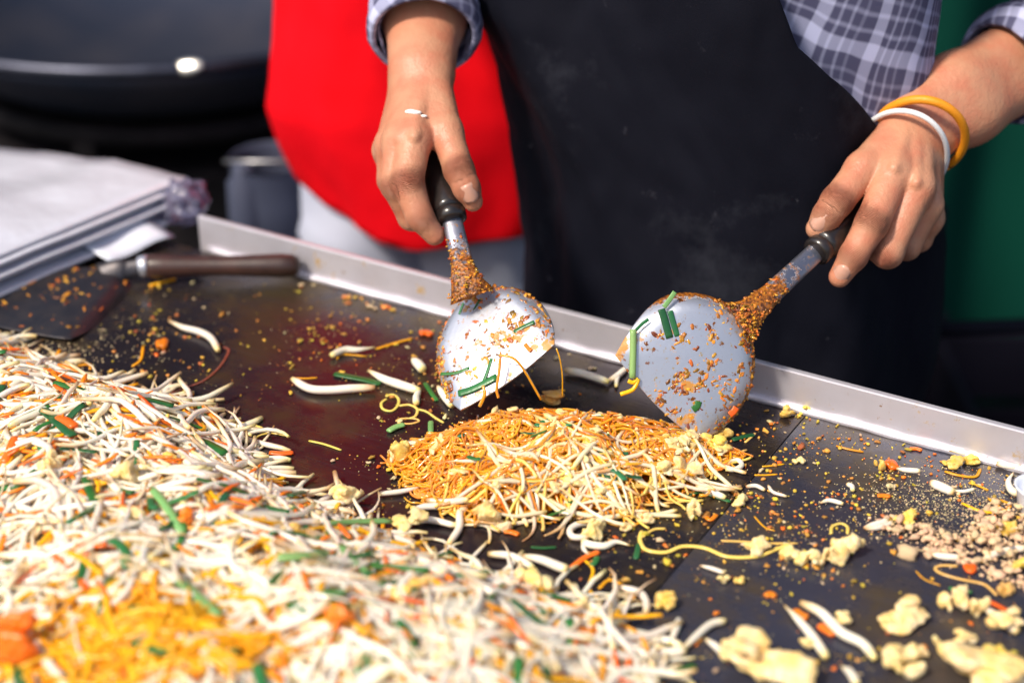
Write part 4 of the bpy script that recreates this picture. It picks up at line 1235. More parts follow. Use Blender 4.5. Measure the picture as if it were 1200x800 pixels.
for k, q in enumerate(pile_pts(34, 1.0)):
    p = strand(q[0], q[1], rng.uniform(0, 6.28), rng.uniform(.006, .020), 6, rng.normal(0, 15), pile_h, .004, tilt=rng.normal(0, .25))
    g_ = tube(p, rng.uniform(.0012, .0022), 6, flat=.4)
    if k < 17: tag(mesh_obj('chive_piece', g_[0], g_[1], 'chive'), 'dark green chive snippet caught in the noodle pile between the turners', 'chive', 'chives of the middle pile')
    else: tag(mesh_obj('carrot_shred', g_[0], g_[1], 'carrot'), 'orange carrot shred caught in the noodle pile between the turners', 'carrot', 'carrot shreds of the middle pile')

# ---- pieces one can single out, each with its own words: (pixels of its line), thickness in pixels
def line_piece(name, m, pxs, w, label, cat, group=None, sides=8, flat=1.0, lift=0.0, sprout=False, hf=base_h, n=5):
    q = []
    for u, v in pxs:
        z = 0.0
        for _ in range(5):
            a = at(u, v, z); z = float(hf(a[0], a[1]))+lift+(.0055 if pile_r(a[0], a[1])[0] < .9 else 0)
        q.append(at(u, v, z))
    q = smooth_curve(q, n)
    r = w/4000*proj(q[len(q)//2])[2]
    q[:, 2] += r*(flat if flat < 1 else .95)
    if sprout:
        g_ = sprout_geo(q, r*1.05, sides)
    else:
        rad = np.full(len(q), r); rad[0] *= .8; rad[-1] *= .75
        g_ = tube(q, rad, sides, flat=flat)
    return tag(mesh_obj(name, g_[0], g_[1], m, t=g_[2]), label, cat, group)
GS = 'loose bean sprouts on the bare griddle'
for pxs, w, lab in [
    ([(440, 458), (415, 459), (385, 461), (362, 459), (343, 448)], 10, 'long thick bean sprout lying in front of the dark chive behind the pile'),
    ([(440, 410), (420, 413), (404, 413), (388, 420)], 8, 'cream bean sprout with yellow crumbs alone on the purple steel'),
    ([(432, 438), (450, 448), (470, 455), (492, 462)], 10, 'bean sprout meeting the end of the dark chive behind the pile'),
    ([(492, 460), (488, 468), (488, 476)], 8, 'short bean sprout standing off the end of the sprout cluster behind the pile'),
    ([(483, 425), (490, 431), (496, 438)], 11, 'stubby white sprout end just beside the bright turner blade'),
    ([(513, 456), (521, 468), (530, 479)], 9, 'short sprout piece under the tip of the bright turner'),
    ([(198, 379), (215, 387), (234, 392), (248, 400), (256, 414)], 8, 'wavy pale bean sprout in the middle of the bare back griddle'),
    ([(492, 573), (470, 578), (443, 581)], 6, 'thin straight bean sprout lying before the noodle pile, yellow at one end'),
    ([(478, 604), (495, 597), (520, 596)], 8, 'bean sprout end pointing out of the near side of the pile'),
    ([(500, 589), (525, 591), (548, 588)], 8, 'pale sprout poking from the near edge of the pile above another'),
    ([(548, 598), (539, 604), (538, 622), (526, 640)], 9, 'S-shaped white sprout between the pile and the heap'),
    ([(484, 614), (505, 612), (535, 619)], 8, 'white sprout lying just beyond the green chive on the heap edge'),
    ([(662, 437), (685, 442), (713, 451)], 9, 'bean sprout lying behind the pile between the two turners'),
    ([(712, 449), (722, 444), (734, 434)], 7, 'short sprout leaning towards the sauce-flecked blade'),
    ([(695, 615), (678, 617), (668, 624), (672, 632), (690, 632)], 8, 'white sprout curled round a lump of egg in front of the pile'),
    ([(738, 642), (722, 638), (708, 643), (690, 641), (683, 637)], 9, 'wavy cream sprout beside the orange scrap in front of the pile'),
    ([(690, 652), (684, 645), (684, 637)], 6, 'thin hooked sprout tail hanging from the wavy cream sprout'),
    ([(815, 573), (832, 579), (850, 586)], 8, 'flat pale sprout lying over the green chive beyond the seam'),
    ([(840, 573), (828, 572), (816, 572)], 6, 'small sprout stub next to the chive beyond the seam'),
    ([(852, 544), (864, 541), (869, 547), (862, 552), (850, 552)], 6, 'white sprout hooked round a yellow crumb near the dark shadow'),
    ([(874, 572), (886, 571), (896, 576)], 5, 'thin twisted sprout lying on the dark steel past the pale egg bit'),
    ([(900, 570), (906, 578), (922, 583)], 4, 'wiry thin sprout tail on the dark steel'),
    ([(992, 569), (998, 572), (999, 577)], 6, 'tiny white sprout hook among the orange crumbs'),
    ([(961, 591), (972, 588), (988, 592)], 5, 'thin pale sprout with a green streak below the crumbs'),
    ([(1090, 569), (1103, 575), (1117, 581)], 11, 'bright white sprout piece with a red tip amid peanut dust'),
    ([(1116, 576), (1130, 577), (1142, 574)], 4, 'thin sprout tail running on from the bright white sprout'),
    ([(1050, 551), (1063, 553), (1078, 554)], 6, 'pale sprout beside the orange and red scraps under the rim'),
    ([(1112, 531), (1135, 535), (1160, 537)], 8, 'long pale sprout beside the orange scraps close to the rim'),
    ([(1167, 546), (1182, 549), (1196, 551)], 8, 'white sprout lying against the far end of the rim'),
    ([(1187, 557), (1181, 568), (1185, 578), (1194, 582)], 9, 'C-shaped white sprout next to the white dish'),
    ([(1012, 621), (1025, 617), (1040, 612)], 7, 'sprout at the tip of the peanut heap'),
    ([(1014, 622), (1030, 620), (1046, 614)], 6, 'lower sprout of the two at the tip of the peanut heap'),
    ([(1090, 652), (1106, 655), (1124, 656)], 8, 'white sprout at the near foot of the peanut heap'),
    ([(1149, 661), (1168, 651), (1203, 645)], 9, 'long white sprout bridging the near end of the peanut heap'),
    ([(919, 713), (935, 730), (952, 750), (968, 774)], 11, 'long sprout beside a red carrot bit on the dark near steel'),
    ([(938, 710), (962, 722), (985, 745), (1010, 758), (1025, 776)], 12, 'long crooked sprout with orange bits on the dark near steel'),
    ([(985, 784), (996, 792), (1004, 806)], 11, 'sprout end cut by the near edge beside the large egg lump'),
    ([(820, 664), (835, 668), (849, 673)], 5, 'thin beige sprout lying near the white egg specks'),
    ([(798, 766), (812, 752), (832, 735), (850, 730)], 9, 'bent sprout with a brown root end near the large egg lump'),
    ([(826, 751), (843, 764), (851, 776)], 9, 'pale sprout sloping down beside the bent sprout'),
    ([(775, 740), (790, 737), (796, 730), (785, 757)], 8, 'forked sprout with an orange bit on the bare steel'),
    ([(748, 768), (775, 770), (803, 766)], 12, 'thick white sprout at the spilled end of the heap'),
    ([(752, 772), (762, 785), (763, 803)], 12, 'thick white sprout bending down at the spilled end of the heap'),
    ([(1150, 713), (1170, 728), (1192, 744)], 10, 'pinkish sprout with an orange strip beside the egg bits'),
    ([(720, 690), (748, 697), (757, 708), (757, 722)], 9, 'arched white sprout closing the spilled end of the heap'),
    ([(612, 655), (635, 660), (655, 668), (665, 671)], 11, 'plump shining sprout on top of the spill in front of the pile'),
    ([(572, 652), (600, 655), (625, 668)], 9, 'sprout leaning on the plump shining one at the spill'),
    ([(640, 702), (658, 702), (676, 700)], 9, 'straight white sprout across the gap in the spill'),
    ([(735, 432), (724, 444), (722, 455)], 5, 'thin sprout hanging below the sauce-flecked blade'),
]:
    line_piece('bean_sprout', 'sprout', pxs, w, lab, 'bean sprout', GS, sprout=True, lift=.0008)
GY = 'loose noodles on the bare griddle'
for m, pxs, w, lab in [
    ('pale_noodle', [(453, 468), (447, 473), (449, 480), (459, 482), (466, 476), (467, 468), (460, 463), (452, 465)], 5, 'ring-shaped yellow noodle behind the pile'),
    ('pale_noodle', [(468, 476), (480, 475), (489, 480), (487, 488), (480, 491)], 5, 'hook-shaped yellow noodle next to the ring-shaped one'),
    ('pale_noodle', [(464, 494), (470, 491), (486, 491), (491, 494), (480, 497), (466, 496)], 4, 'flat oval noodle loop at the back corner of the pile'),
    ('pale_noodle', [(489, 480), (500, 483), (510, 490), (520, 496)], 5, 'yellow noodle trailing from the hook-shaped one into the pile'),
    ('yellow_noodle', [(395, 421), (401, 416), (430, 418)], 4, 'short orange noodle touching the cream sprout on purple steel'),
    ('yellow_noodle', [(440, 410), (462, 403), (484, 397)], 5, 'orange brown noodle trailing from the cream sprout towards the bright turner'),
    ('pale_noodle', [(752, 623), (750, 634), (757, 645), (780, 648), (800, 641), (826, 643), (852, 653), (885, 653), (908, 645), (926, 638)], 8, 'long wide yellow noodle winding across the seam to the egg lumps'),
    ('pale_noodle', [(752, 630), (766, 621), (780, 620)], 6, 'short yellow noodle at the start of the long winding one'),
    ('pale_noodle', [(845, 634), (870, 635), (905, 637), (935, 637)], 5, 'thin straight noodle running above the long winding one'),
    ('pale_noodle', [(974, 626), (975, 618), (985, 614), (993, 618), (993, 626)], 6, 'small yellow noodle arch standing on the dark steel'),
    ('pale_noodle', [(1122, 664), (1105, 663), (1096, 666), (1102, 672), (1125, 679), (1150, 684), (1160, 690), (1168, 698)], 6, 'long looped olive noodle below the peanut heap'),
    ('yellow_noodle', [(980, 523), (995, 527), (1012, 530)], 5, 'orange noodle scrap lying near the rim beyond the crumbs'),
    ('yellow_noodle', [(893, 547), (905, 546), (919, 544)], 4, 'short ochre noodle dash on the brown film'),
    ('yellow_noodle', [(884, 557), (897, 557), (911, 556)], 4, 'lower ochre noodle dash on the brown film'),
    ('yellow_noodle', [(1107, 553), (1125, 558), (1143, 559), (1149, 550)], 6, 'thick orange noodle hook beside the scraps at the rim'),
    ('yellow_noodle', [(1127, 590), (1145, 598), (1166, 602)], 6, 'orange noodle strip above the peanut heap'),
    ('yellow_noodle', [(1158, 584), (1168, 592), (1178, 598), (1184, 592), (1172, 586)], 5, 'looped orange noodle next to the white dish'),
    ('yellow_noodle', [(1135, 566), (1147, 570), (1158, 575)], 5, 'short tan noodle between the rim scraps and the peanut heap'),
    ('dark_strand', [(198, 463), (218, 455), (240, 446), (258, 430), (268, 412), (262, 407)], 5, 'translucent brown noodle curving over the bare back griddle'),
    ('pale_noodle', [(271, 495), (290, 497), (308, 502)], 5, 'thin beige noodle at the dark edge of the heap'),
    ('pale_noodle', [(298, 522), (302, 512), (318, 508), (340, 512)], 4, 'curly beige noodle with a crumb near the red carrot sliver'),
    ('pale_noodle', [(362, 517), (380, 521), (400, 528)], 5, 'straight beige noodle with a yellow crumb at its end'),
    ('yellow_noodle', [(70, 435), (90, 430), (105, 428), (106, 434)], 6, 'brownish noodle hook just behind the crest of the heap'),
    ('yellow_noodle', [(92, 450), (110, 447), (127, 446)], 5, 'short brown noodle behind the crest of the heap'),
    ('yellow_noodle', [(155, 430), (165, 422), (168, 406)], 5, 'orange brown noodle twig on the bare back griddle'),
    ('yellow_noodle', [(175, 336), (190, 332), (206, 328)], 7, 'blurred yellow noodle scrap under the wooden handle'),
    ('yellow_noodle', [(342, 443), (358, 444), (372, 443)], 4, 'orange noodle just behind the long thick sprout'),
    ('yellow_noodle', [(884, 605), (890, 612), (898, 619), (908, 622)], 3, 'thin brown noodle hook on the dark steel before the arch'),
    ('yellow_noodle', [(1073, 669), (1084, 679), (1102, 686)], 3, 'hair-thin brown strand below the peanut heap'),
    ('pale_noodle', [(873, 519), (880, 513), (885, 508)], 5, 'olive noodle end just past the tip of the sauce-flecked blade'),
    ('yellow_noodle', [(770, 607), (730, 617), (700, 607)], 5, 'yellow noodle lying along the near foot of the pile'),
    ('yellow_noodle', [(683, 655), (695, 668), (690, 690), (700, 700)], 6, 'orange noodle running down the spilled end of the heap'),
    ('yellow_noodle', [(702, 690), (715, 680), (735, 690), (742, 702), (720, 712)], 6, 'yellow noodle loop on the spilled end of the heap'),
]:
    line_piece('noodle_strand', m, pxs, w*.72, lab, 'noodle', GY, flat=.55)
GC = 'loose chives'
for m, pxs, w, lab in [
    ('chive', [(392, 439), (408, 442), (428, 446), (446, 451)], 11, 'long dark green chive lying behind the sprouts at the back of the pile'),
    ('chive', [(498, 449), (505, 460), (512, 470)], 6, 'slim green chive between the sprout cluster and the bright turner'),
    ('chive_pale', [(505, 508), (505, 500), (505, 495)], 7, 'short pale green chive stub standing at the back corner of the pile'),
    ('chive_pale', [(455, 507), (464, 502), (474, 499)], 9, 'pale green vegetable end at the outer tip of the pile'),
    ('chive', [(628, 500), (640, 494), (655, 494), (668, 499)], 9, 'folded dark green chive on the crest of the pile'),
    ('chive', [(640, 505), (632, 508), (622, 512)], 6, 'chive tip sloping off the crest of the pile'),
    ('chive', [(710, 549), (722, 553), (733, 563)], 8, 'dark chive bent over the near slope of the pile'),
    ('chive', [(733, 557), (742, 559), (752, 560)], 7, 'flat dark chive end at the near slope of the pile'),
    ('chive', [(662, 598), (645, 604), (628, 611)], 8, 'dark chive under the white sprout at the near foot of the pile'),
    ('chive', [(548, 535), (556, 538), (563, 538)], 7, 'small dark chive in the middle of the orange noodles'),
    ('chive', [(793, 588), (806, 580), (822, 577), (838, 582), (856, 588)], 6, 'thin dark chive curving under the pale sprout beyond the seam'),
    ('chive', [(858, 516), (872, 512), (884, 510)], 8, 'dark chive lying past the tip of the sauce-flecked blade'),
    ('chive', [(622, 641), (637, 642), (652, 641)], 5, 'thin dark chive alone between the pile and the spill'),
    ('chive', [(745, 655), (747, 646), (749, 637)], 7, 'short dark chive standing by the winding noodle'),
    ('chive', [(1112, 689), (1126, 692), (1139, 694)], 7, 'dark green chive below the peanut heap'),
    ('chive_pale', [(383, 615), (415, 613), (459, 612)], 10, 'long light green chive on the far edge of the heap'),
    ('chive_pale', [(326, 656), (355, 654), (389, 651)], 15, 'thick pale green stem lying on the heap'),
    ('chive_pale', [(210, 682), (230, 700), (258, 724)], 14, 'pale green stem sloping down the near side of the heap'),
    ('chive_pale', [(178, 574), (195, 595), (214, 626)], 11, 'light green stem in the middle of the heap'),
    ('chive', [(222, 513), (242, 521), (264, 533)], 15, 'broad dark green leaf on the back slope of the heap'),
    ('chive', [(50, 480), (65, 493), (86, 512)], 14, 'broad blue green chive near the crest of the heap'),
    ('chive', [(20, 494), (40, 484), (58, 476)], 11, 'dark chive crossing the broad blue green one near the crest'),
    ('chive', [(100, 560), (105, 575), (113, 592)], 11, 'dark green chive upright on the middle of the heap'),
    ('chive', [(418, 665), (428, 660), (436, 646)], 14, 'dark green chive end on the spill side of the heap'),
    ('chive_pale', [(400, 640), (415, 660), (436, 676)], 11, 'mid green stem bent beside the dark green end on the heap'),
    ('chive', [(142, 713), (160, 712), (184, 712)], 8, 'dark green chive at the far edge of the yellow patch'),
    ('chive', [(385, 703), (400, 708), (420, 712)], 11, 'green chive above the orange carrot block on the heap'),
    ('chive', [(785, 790), (800, 786), (815, 780)], 14, 'bright green chive cut by the near edge of the view'),
    ('chive', [(15, 775), (22, 790), (30, 806)], 17, 'dark green stem in front of the orange lump'),
    ('chive', [(692, 663), (697, 659), (700, 652)], 8, 'short green chive on the orange scrap at the spill'),
]:
    line_piece('chive_piece', m, pxs, w, lab, 'chive', GC, flat=.5 if m == 'chive_pale' else .26, lift=.010 if pxs[0][0] < 480 and pxs[0][1] > 470 and m+str(pxs[0][0]) != 'chive_pale455' else .0005)
GK = 'loose carrot pieces'
for pxs, w, lab in [
    ([(316, 532), (330, 533), (344, 532)], 8, 'red orange carrot sliver alone beside the heap'),
    ([(492, 393), (500, 392), (506, 395)], 10, 'bright red carrot bit behind the bright turner'),
    ([(591, 624), (600, 625), (608, 628)], 8, 'orange carrot chip with a white rind in front of the pile'),
    ([(668, 668), (685, 655), (702, 648)], 8, 'orange red carrot strip at the near end of the spill'),
    ([(825, 604), (832, 610), (840, 604)], 6, 'small red carrot bit on the seam'),
    ([(1038, 548), (1044, 545), (1048, 552)], 13, 'red carrot chunk next to the ochre lump under the rim'),
    ([(1066, 527), (1074, 527), (1080, 529)], 6, 'red carrot dash close to the rim'),
    ([(1028, 582), (1036, 582), (1043, 583)], 7, 'orange carrot dash among the peanut dust'),
    ([(1122, 523), (1130, 527), (1136, 526)], 10, 'red orange carrot scrap against the rim'),
    ([(1132, 664), (1137, 671), (1140, 664)], 11, 'orange carrot chip at the near foot of the peanut heap'),
    ([(931, 718), (938, 724), (946, 727)], 14, 'red carrot bit caught under the long sprout on the near steel'),
    ([(960, 735), (968, 740), (978, 746)], 13, 'orange carrot bit on the crooked sprout'),
    ([(897, 700), (903, 697), (908, 701)], 9, 'orange brown carrot crumb alone on the dark near steel'),
    ([(1158, 705), (1175, 714), (1186, 720)], 7, 'orange carrot strip over the pinkish sprout'),
    ([(5, 545), (12, 530), (18, 515)], 12, 'red orange carrot spike at the outer side of the heap'),
    ([(68, 492), (80, 497), (88, 503)], 13, 'orange carrot piece beside the broad blue green chive'),
    ([(187, 402), (190, 410), (193, 400)], 11, 'red orange carrot crumb on the bare back griddle'),
]:
    line_piece('carrot_piece', 'carrot', pxs, w, lab, 'carrot', GK, flat=.55, lift=.009 if pxs[0][0] < 300 and pxs[0][1] > 470 else 0)
# orange blocks on the heap
for u, v, w, h, lab in ((400, 735, 36, 40, 'block of orange carrot on the near side of the heap'), (20, 765, 66, 66, 'large orange lump at the near corner of the heap'), (215, 615, 26, 24, 'orange carrot cube in the middle of the heap')):
    V, F = egg_at(u, v, w, h, detail=4, seed=int(u)+3, sink=-.006)
    tag(mesh_obj('carrot_block', V, F, 'carrot'), lab, 'carrot', 'carrot blocks on the heap')
GE = 'loose scrambled egg lumps on the griddle'
for u, v, w, h, lab, m in [
    (577, 606, 46, 34, 'pale rounded egg lump at the near foot of the noodle pile', 'egg'),
    (695, 622, 30, 30, 'yellow crumbly egg lump inside the curled sprout', 'egg'),
    (805, 547, 36, 30, 'pale egg lump below the tip of the sauce-flecked blade', 'egg'),
    (838, 520, 40, 20, 'orange yellow egg strip touching the sauce-flecked blade tip', 'egg_fried'),
    (848, 510, 24, 14, 'small yellow egg lump on top of the strip at the blade tip', 'egg_fried'),
    (790, 525, 30, 18, 'cream egg bit between the pile and the sauce-flecked blade', 'egg'),
    (774, 550, 26, 22, 'ragged white egg bit at the end of the pile', 'egg'),
    (813, 599, 18, 27, 'upright oval egg lump on the seam', 'egg'),
    (867, 588, 20, 14, 'small pale egg bit at the end of the chive beyond the seam', 'egg'),
    (757, 610, 22, 13, 'pale egg flake on the griddle near the winding noodle', 'egg'),
    (734, 618, 16, 12, 'starry white egg crumb near the winding noodle', 'egg'),
    (888, 642, 32, 20, 'egg lump at the start of the row along the winding noodle', 'egg'),
    (926, 650, 26, 18, 'small ragged egg bit third from the end of the egg row', 'egg'),
    (946, 655, 32, 20, 'flat ragged egg bit in the middle of the egg row', 'egg'),
    (968, 652, 28, 22, 'ragged egg bit just before the tall end lump of the row', 'egg'),
    (992, 645, 44, 34, 'tall ragged egg lump at the end of the egg row', 'egg'),
    (1060, 724, 62, 32, 'large rounded egg lump on the dark near steel', 'egg'),
    (1057, 777, 50, 36, 'knobbly egg lump nearest the large rounded one', 'egg'),
    (1077, 768, 22, 18, 'white egg nub touching the knobbly lump', 'egg'),
    (1102, 757, 20, 22, 'small upright egg lump between the larger ones', 'egg'),
    (898, 778, 112, 56, 'biggest egg lump at the near edge, cut by the view', 'egg'),
    (1162, 790, 110, 46, 'wide egg mass at the near corner of the griddle', 'egg'),
    (1168, 770, 36, 30, 'yellow egg knob rising out of the wide egg mass', 'egg_fried'),
    (1117, 704, 38, 30, 'pointed egg lump below the olive noodle', 'egg'),
    (1146, 711, 24, 30, 'upright egg lump beside the pointed one', 'egg'),
    (1177, 729, 44, 26, 'ragged egg lump with a pinkish sprout on it', 'egg'),
    (1178, 691, 24, 16, 'smooth yellow egg bit at the near foot of the peanut heap', 'egg_fried'),
    (1194, 662, 24, 22, 'rounded yellow egg lump at the outer end of the peanut heap', 'egg_fried'),
    (780, 706, 26, 24, 'smooth yellow egg lump alone past the spilled end of the heap', 'egg_fried'),
    (986, 726, 22, 16, 'white egg bit beyond the crooked sprout', 'egg'),
    (946, 754, 20, 16, 'cream egg bit between the two long sprouts', 'egg'),
    (733, 680, 14, 10, 'small orange egg crumb past the spilled end of the heap', 'egg_fried'),
    (404, 588, 40, 26, 'crumbly egg lump on the far edge of the heap', 'egg'),
    (480, 622, 46, 22, 'wide egg crust on the far edge of the heap by the green chive', 'egg'),
    (625, 684, 46, 36, 'orange tinged egg lump on the spill', 'egg'),
    (686, 714, 28, 26, 'rounded egg lump at the spilled end of the heap', 'egg'),
    (648, 467, 30, 20, 'yellow chunk standing on the back of the pile below the hanging strand', 'egg_fried'),
    (848, 680, 16, 10, 'white egg specks on the dark steel', 'egg'),
    (1131, 747, 30, 12, 'flat white egg flake on the dark near steel', 'egg'),
    (866, 681, 14, 9, 'tan egg crumb beside the white specks', 'egg_fried'),
    (936, 541, 16, 10, 'pale flat egg flake on the brown film', 'egg'),
    (1031, 546, 14, 16, 'ochre egg lump next to the red carrot chunk', 'egg_fried'),
    (923, 484, 20, 14, 'yellow egg lump at the foot of the rim', 'egg_fried'),
    (945, 480, 18, 12, 'second yellow egg lump along the foot of the rim', 'egg_fried'),
    (470, 530, 26, 30, 'yellow lump at the outer tip of the noodle pile', 'egg_fried'),
    (60, 555, 30, 30, 'yellow egg lump on the outer slope of the heap', 'egg'),
    (148, 565, 34, 28, 'yellow egg lump on the middle of the heap', 'egg'),
    (1140, 540, 22, 14, 'orange egg scrap against the rim scraps', 'egg_fried'),
    (1118, 545, 26, 14, 'crumbly orange scrap under the long pale sprout at the rim', 'egg_fried'),
    (1060, 610, 30, 20, 'orange mash on the tip of the peanut heap', 'egg_fried'),
    (1180, 620, 26, 22, 'orange lump on the back of the peanut heap', 'egg_fried'),
]:
    V, F = egg_at(u, v, w, h, m, sink=-.007 if u < 500 and v > 540 else 0)
    tag(mesh_obj('egg_lump', V, F, m), lab, 'egg', GE)

# ---- crushed peanuts
PEAN = [at(u, v)[:2] for u, v in [(1018, 616), (1050, 606), (1090, 622), (1130, 628), (1150, 606), (1170, 590), (1260, 590), (1270, 690), (1190, 690), (1140, 664), (1100, 650), (1060, 632)]]
pv = [lump((1, random.uniform(.6, .85), random.uniform(.5, .72)), 900+k, 2, 3, .55, 1.3, ragged=.3) for k in range(10)]
pm = []
for V, F in pv:
    me = bpy.data.meshes.new('peanut_bit'); me.from_pydata(V.tolist(), [], F); me.polygons.foreach_set('use_smooth', [True]*len(F)); me.materials.append(MATS['peanut']); pm.append(me)
def copy_piece(name, me, loc, s, label, cat, group):
    o = bpy.data.objects.new(name, me); o.location = loc
    o.rotation_euler = (random.uniform(-.3, .3), random.uniform(-.3, .3), random.uniform(0, 6.28)); o.scale = (s,)*3
    C.objects.link(o)
    return tag(o, label, cat, group)
xs = [q[0] for q in PEAN]; ys = [q[1] for q in PEAN]
cnt = 0
while cnt < 290:
    x, y = random.uniform(min(xs), max(xs)), random.uniform(min(ys), max(ys))
    d = float(inpoly_dist(np.array([x]), np.array([y]), PEAN)[0])
    if d < -.002: continue
    z = random.uniform(0, min(.012, max(0, d)*.55))
    copy_piece('peanut_bit', random.choice(pm), (x, y, z), random.uniform(.0038, .0088), 'pinkish tan crushed peanut bit in the heap of peanuts', 'peanut', 'crushed peanuts in the heap'); cnt += 1
for u, v, s, lab in ((800, 341, 0, ''), (1064, 651, .015, 'two-lobed peanut piece lying alone below the peanut heap'), (1087, 654, .009, 'round peanut crumb at the foot of the peanut heap'),
                     (1170, 676, .011, 'peanut piece alone near the yellow egg bit'), (1183, 672, .012, 'larger peanut piece next to the yellow egg bit')):
    if s: copy_piece('peanut_bit', random.choice(pm), at(u, v, 0), s, lab, 'peanut', 'peanut pieces lying alone')

def pean_pt():
    while True:
        x, y = random.uniform(min(xs), max(xs)), random.uniform(min(ys), max(ys))
        d = float(inpoly_dist(np.array([x]), np.array([y]), PEAN)[0])
        if d > -.012*random.random()**2: return np.array([x, y, random.uniform(0, max(0, min(.012, d*.6)))])
# ---- crumbs scattered over the bare steel
CLUS = {}
def free_pt(regs):
    while True:
        u0, v0, u1, v1 = random.choice(regs)
        u, v = random.uniform(u0, u1), random.uniform(v0, v1)
        if random.random() < .62:                        # most lie in loose drifts
            k = (u0, v0, u1, v1)
            if k not in CLUS: CLUS[k] = [(random.uniform(u0, u1), random.uniform(v0, v1), random.uniform(8, 34)) for _ in range(14)]
            cu, cv, cs = random.choice(CLUS[k]); u, v = random.gauss(cu, cs), random.gauss(cv, cs*.45)
        p = at(u, v)
        a = (p[0]-GO[0])*E1[0]+(p[1]-GO[1])*E1[1]; b = (p[0]-GO[0])*E2[0]+(p[1]-GO[1])*E2[1]
        if a < .008 or b < .008 or a > LEN-.01: continue
        if inpoly_dist(np.array([p[0]]), np.array([p[1]]), HEAP)[0] > -.003 or pile_r(p[0], p[1])[0] < 1.0: continue
        return p
cm = []
for k in range(12):
    V, F = lump((1, random.uniform(.4, .9), random.uniform(.3, .6)), 1200+k, 2, 3, .6, 1.6, ragged=.5)
    for m in ('crumb', 'pale_crumb', 'carrot'):
        me = bpy.data.meshes.new('crumb'); me.from_pydata(V.tolist(), [], F); me.polygons.foreach_set('use_smooth', [True]*len(F)); me.materials.append(MATS[m]); cm.append((m, me))
dense = [(840, 470, 1200, 630)]*7+[(340, 330, 700, 470)]*3+[(150, 330, 520, 470)]*2+[(660, 600, 1000, 680)]*3+[(420, 450, 560, 600)]*2+[(760, 640, 1200, 800)]*2
lbl = {'crumb': ('ochre fried crumb scattered on the bare steel of the griddle', 'ochre crumbs on the griddle'), 'pale_crumb': ('pale crumb scattered on the bare steel of the griddle', 'pale crumbs on the griddle'), 'carrot': ('tiny orange carrot crumb scattered on the bare steel of the griddle', 'carrot crumbs on the griddle')}
for k in range(290):
    p = free_pt(dense); m, me = random.choice([c for c in cm if c[0] == ('carrot' if k % 9 == 0 else 'pale_crumb' if k % 4 == 0 else 'crumb')])
    copy_piece('crumb', me, p, random.uniform(.0022, .0046)+.004*random.random()**4 if m != 'carrot' else random.uniform(.002, .005), lbl[m][0], 'crumb', lbl[m][1])
# crumbs along the foot of the rim
for k in range(46):
    a = random.uniform(.12, 1.0); p = G(a, random.uniform(.010, .03)); m, me = random.choice([c for c in cm if c[0] != 'carrot' or random.random() < .3])
    copy_piece('crumb', me, p, random.uniform(.003, .0075), 'crumb gathered along the foot of the pale rim', 'crumb', 'crumbs along the rim')
def dust(name, regs, n, smin_, smax, mt, label, sprd=None):
    mb = MB(); V0, F0 = ico(1)
    for _ in range(n):
        p = free_pt(regs) if sprd is None else sprd()
        s_ = random.uniform(smin_, smax)*random.uniform(.5, 1)
        V = V0*np.array([s_, s_*random.uniform(.5, 1), s_*.6])*(1+rng.uniform(-.25, .25, (len(V0), 1)))
        mb.add(rotz(V, random.uniform(0, 6))+p+np.array([0, 0, s_*.4]), F0)
    tag(mb.build(name, mt), label, kind='stuff')
dust('fried_flakes', [(860, 480, 1200, 620)]*6+[(150, 325, 520, 470)]*3+[(0, 330, 200, 440)]+[(660, 590, 1000, 680)]*2, 380, .0007, .0030, 'crumb', 'small ochre fried flakes strewn over the griddle')
dust('orange_flakes', [(880, 490, 1200, 620)]*4+[(340, 340, 560, 470)], 70, .0010, .0022, 'carrot', 'small orange flakes strewn over the griddle')
dust('fine_crumbs', dense, 1300, .0002, .0011, 'crumb', 'fine ochre crumbs strewn over the griddle')
dust('pale_fine_crumbs', dense+[(1000, 540, 1200, 620)]*4, 900, .0002, .0009, 'pale_crumb', 'fine pale crumbs strewn over the griddle')
dust('peanut_grains', None, 900, .0008, .0022, 'peanut', 'fine peanut grains packed between the crushed peanuts', pean_pt)
def near_pean():
    while True:
        u, v = random.gauss(1110, 60), random.gauss(590, 24)
        if u < 1210 and v > 545: return at(u, v)
dust('peanut_dust', None, 1800, .0002, .0010, 'pale_crumb', 'peanut dust sprinkled round the peanut heap', near_pean)
def back_left():
    while True:
        u, v = random.gauss(60, 70), random.gauss(405, 22)
        if -20 < u < 230 and 370 < v < 450: return at(u, v)
dust('sauce_grit', None, 500, .0004, .0013, 'pale_crumb', 'greyish grit spread on the steel behind the heap', back_left)

# ---- what sticks to the turners
def stuck(bl, n, name, label, dens, m='residue', smx=.0026):
    mb = MB(); V0, F0 = ico(2)
    mlen = len(bl.ring)
    for _ in range(n):
        j, r = dens(mlen)
        p = bl.pt(j, r); s_ = .0005+(smx*1.0-.0005)*random.random()**3.0
        a = Vector(bl.n); b = a.orthogonal().normalized(); c = a.cross(b)
        M_ = np.array([b[:], c[:], a[:]])
        th = random.uniform(0, 6.28)
        V = V0*(1+rng.uniform(-.28, .28, (len(V0), 1)))*np.array([s_*random.uniform(1, 1.7), s_*random.uniform(.3, .8), s_*.26])
        mb.add(rotz(V, th) @ M_+p+bl.n*(.0008), F0)
    return tag(mb.build(name, m), label, kind='stuff')
def edgeish(a0, a1, r0, r1):
    def f(m):
        return random.uniform(a0, a1)*m, random.uniform(r0, r1)
    return f
NA, NB = blA.na/len(blA.ring), blB.na/len(blB.ring)
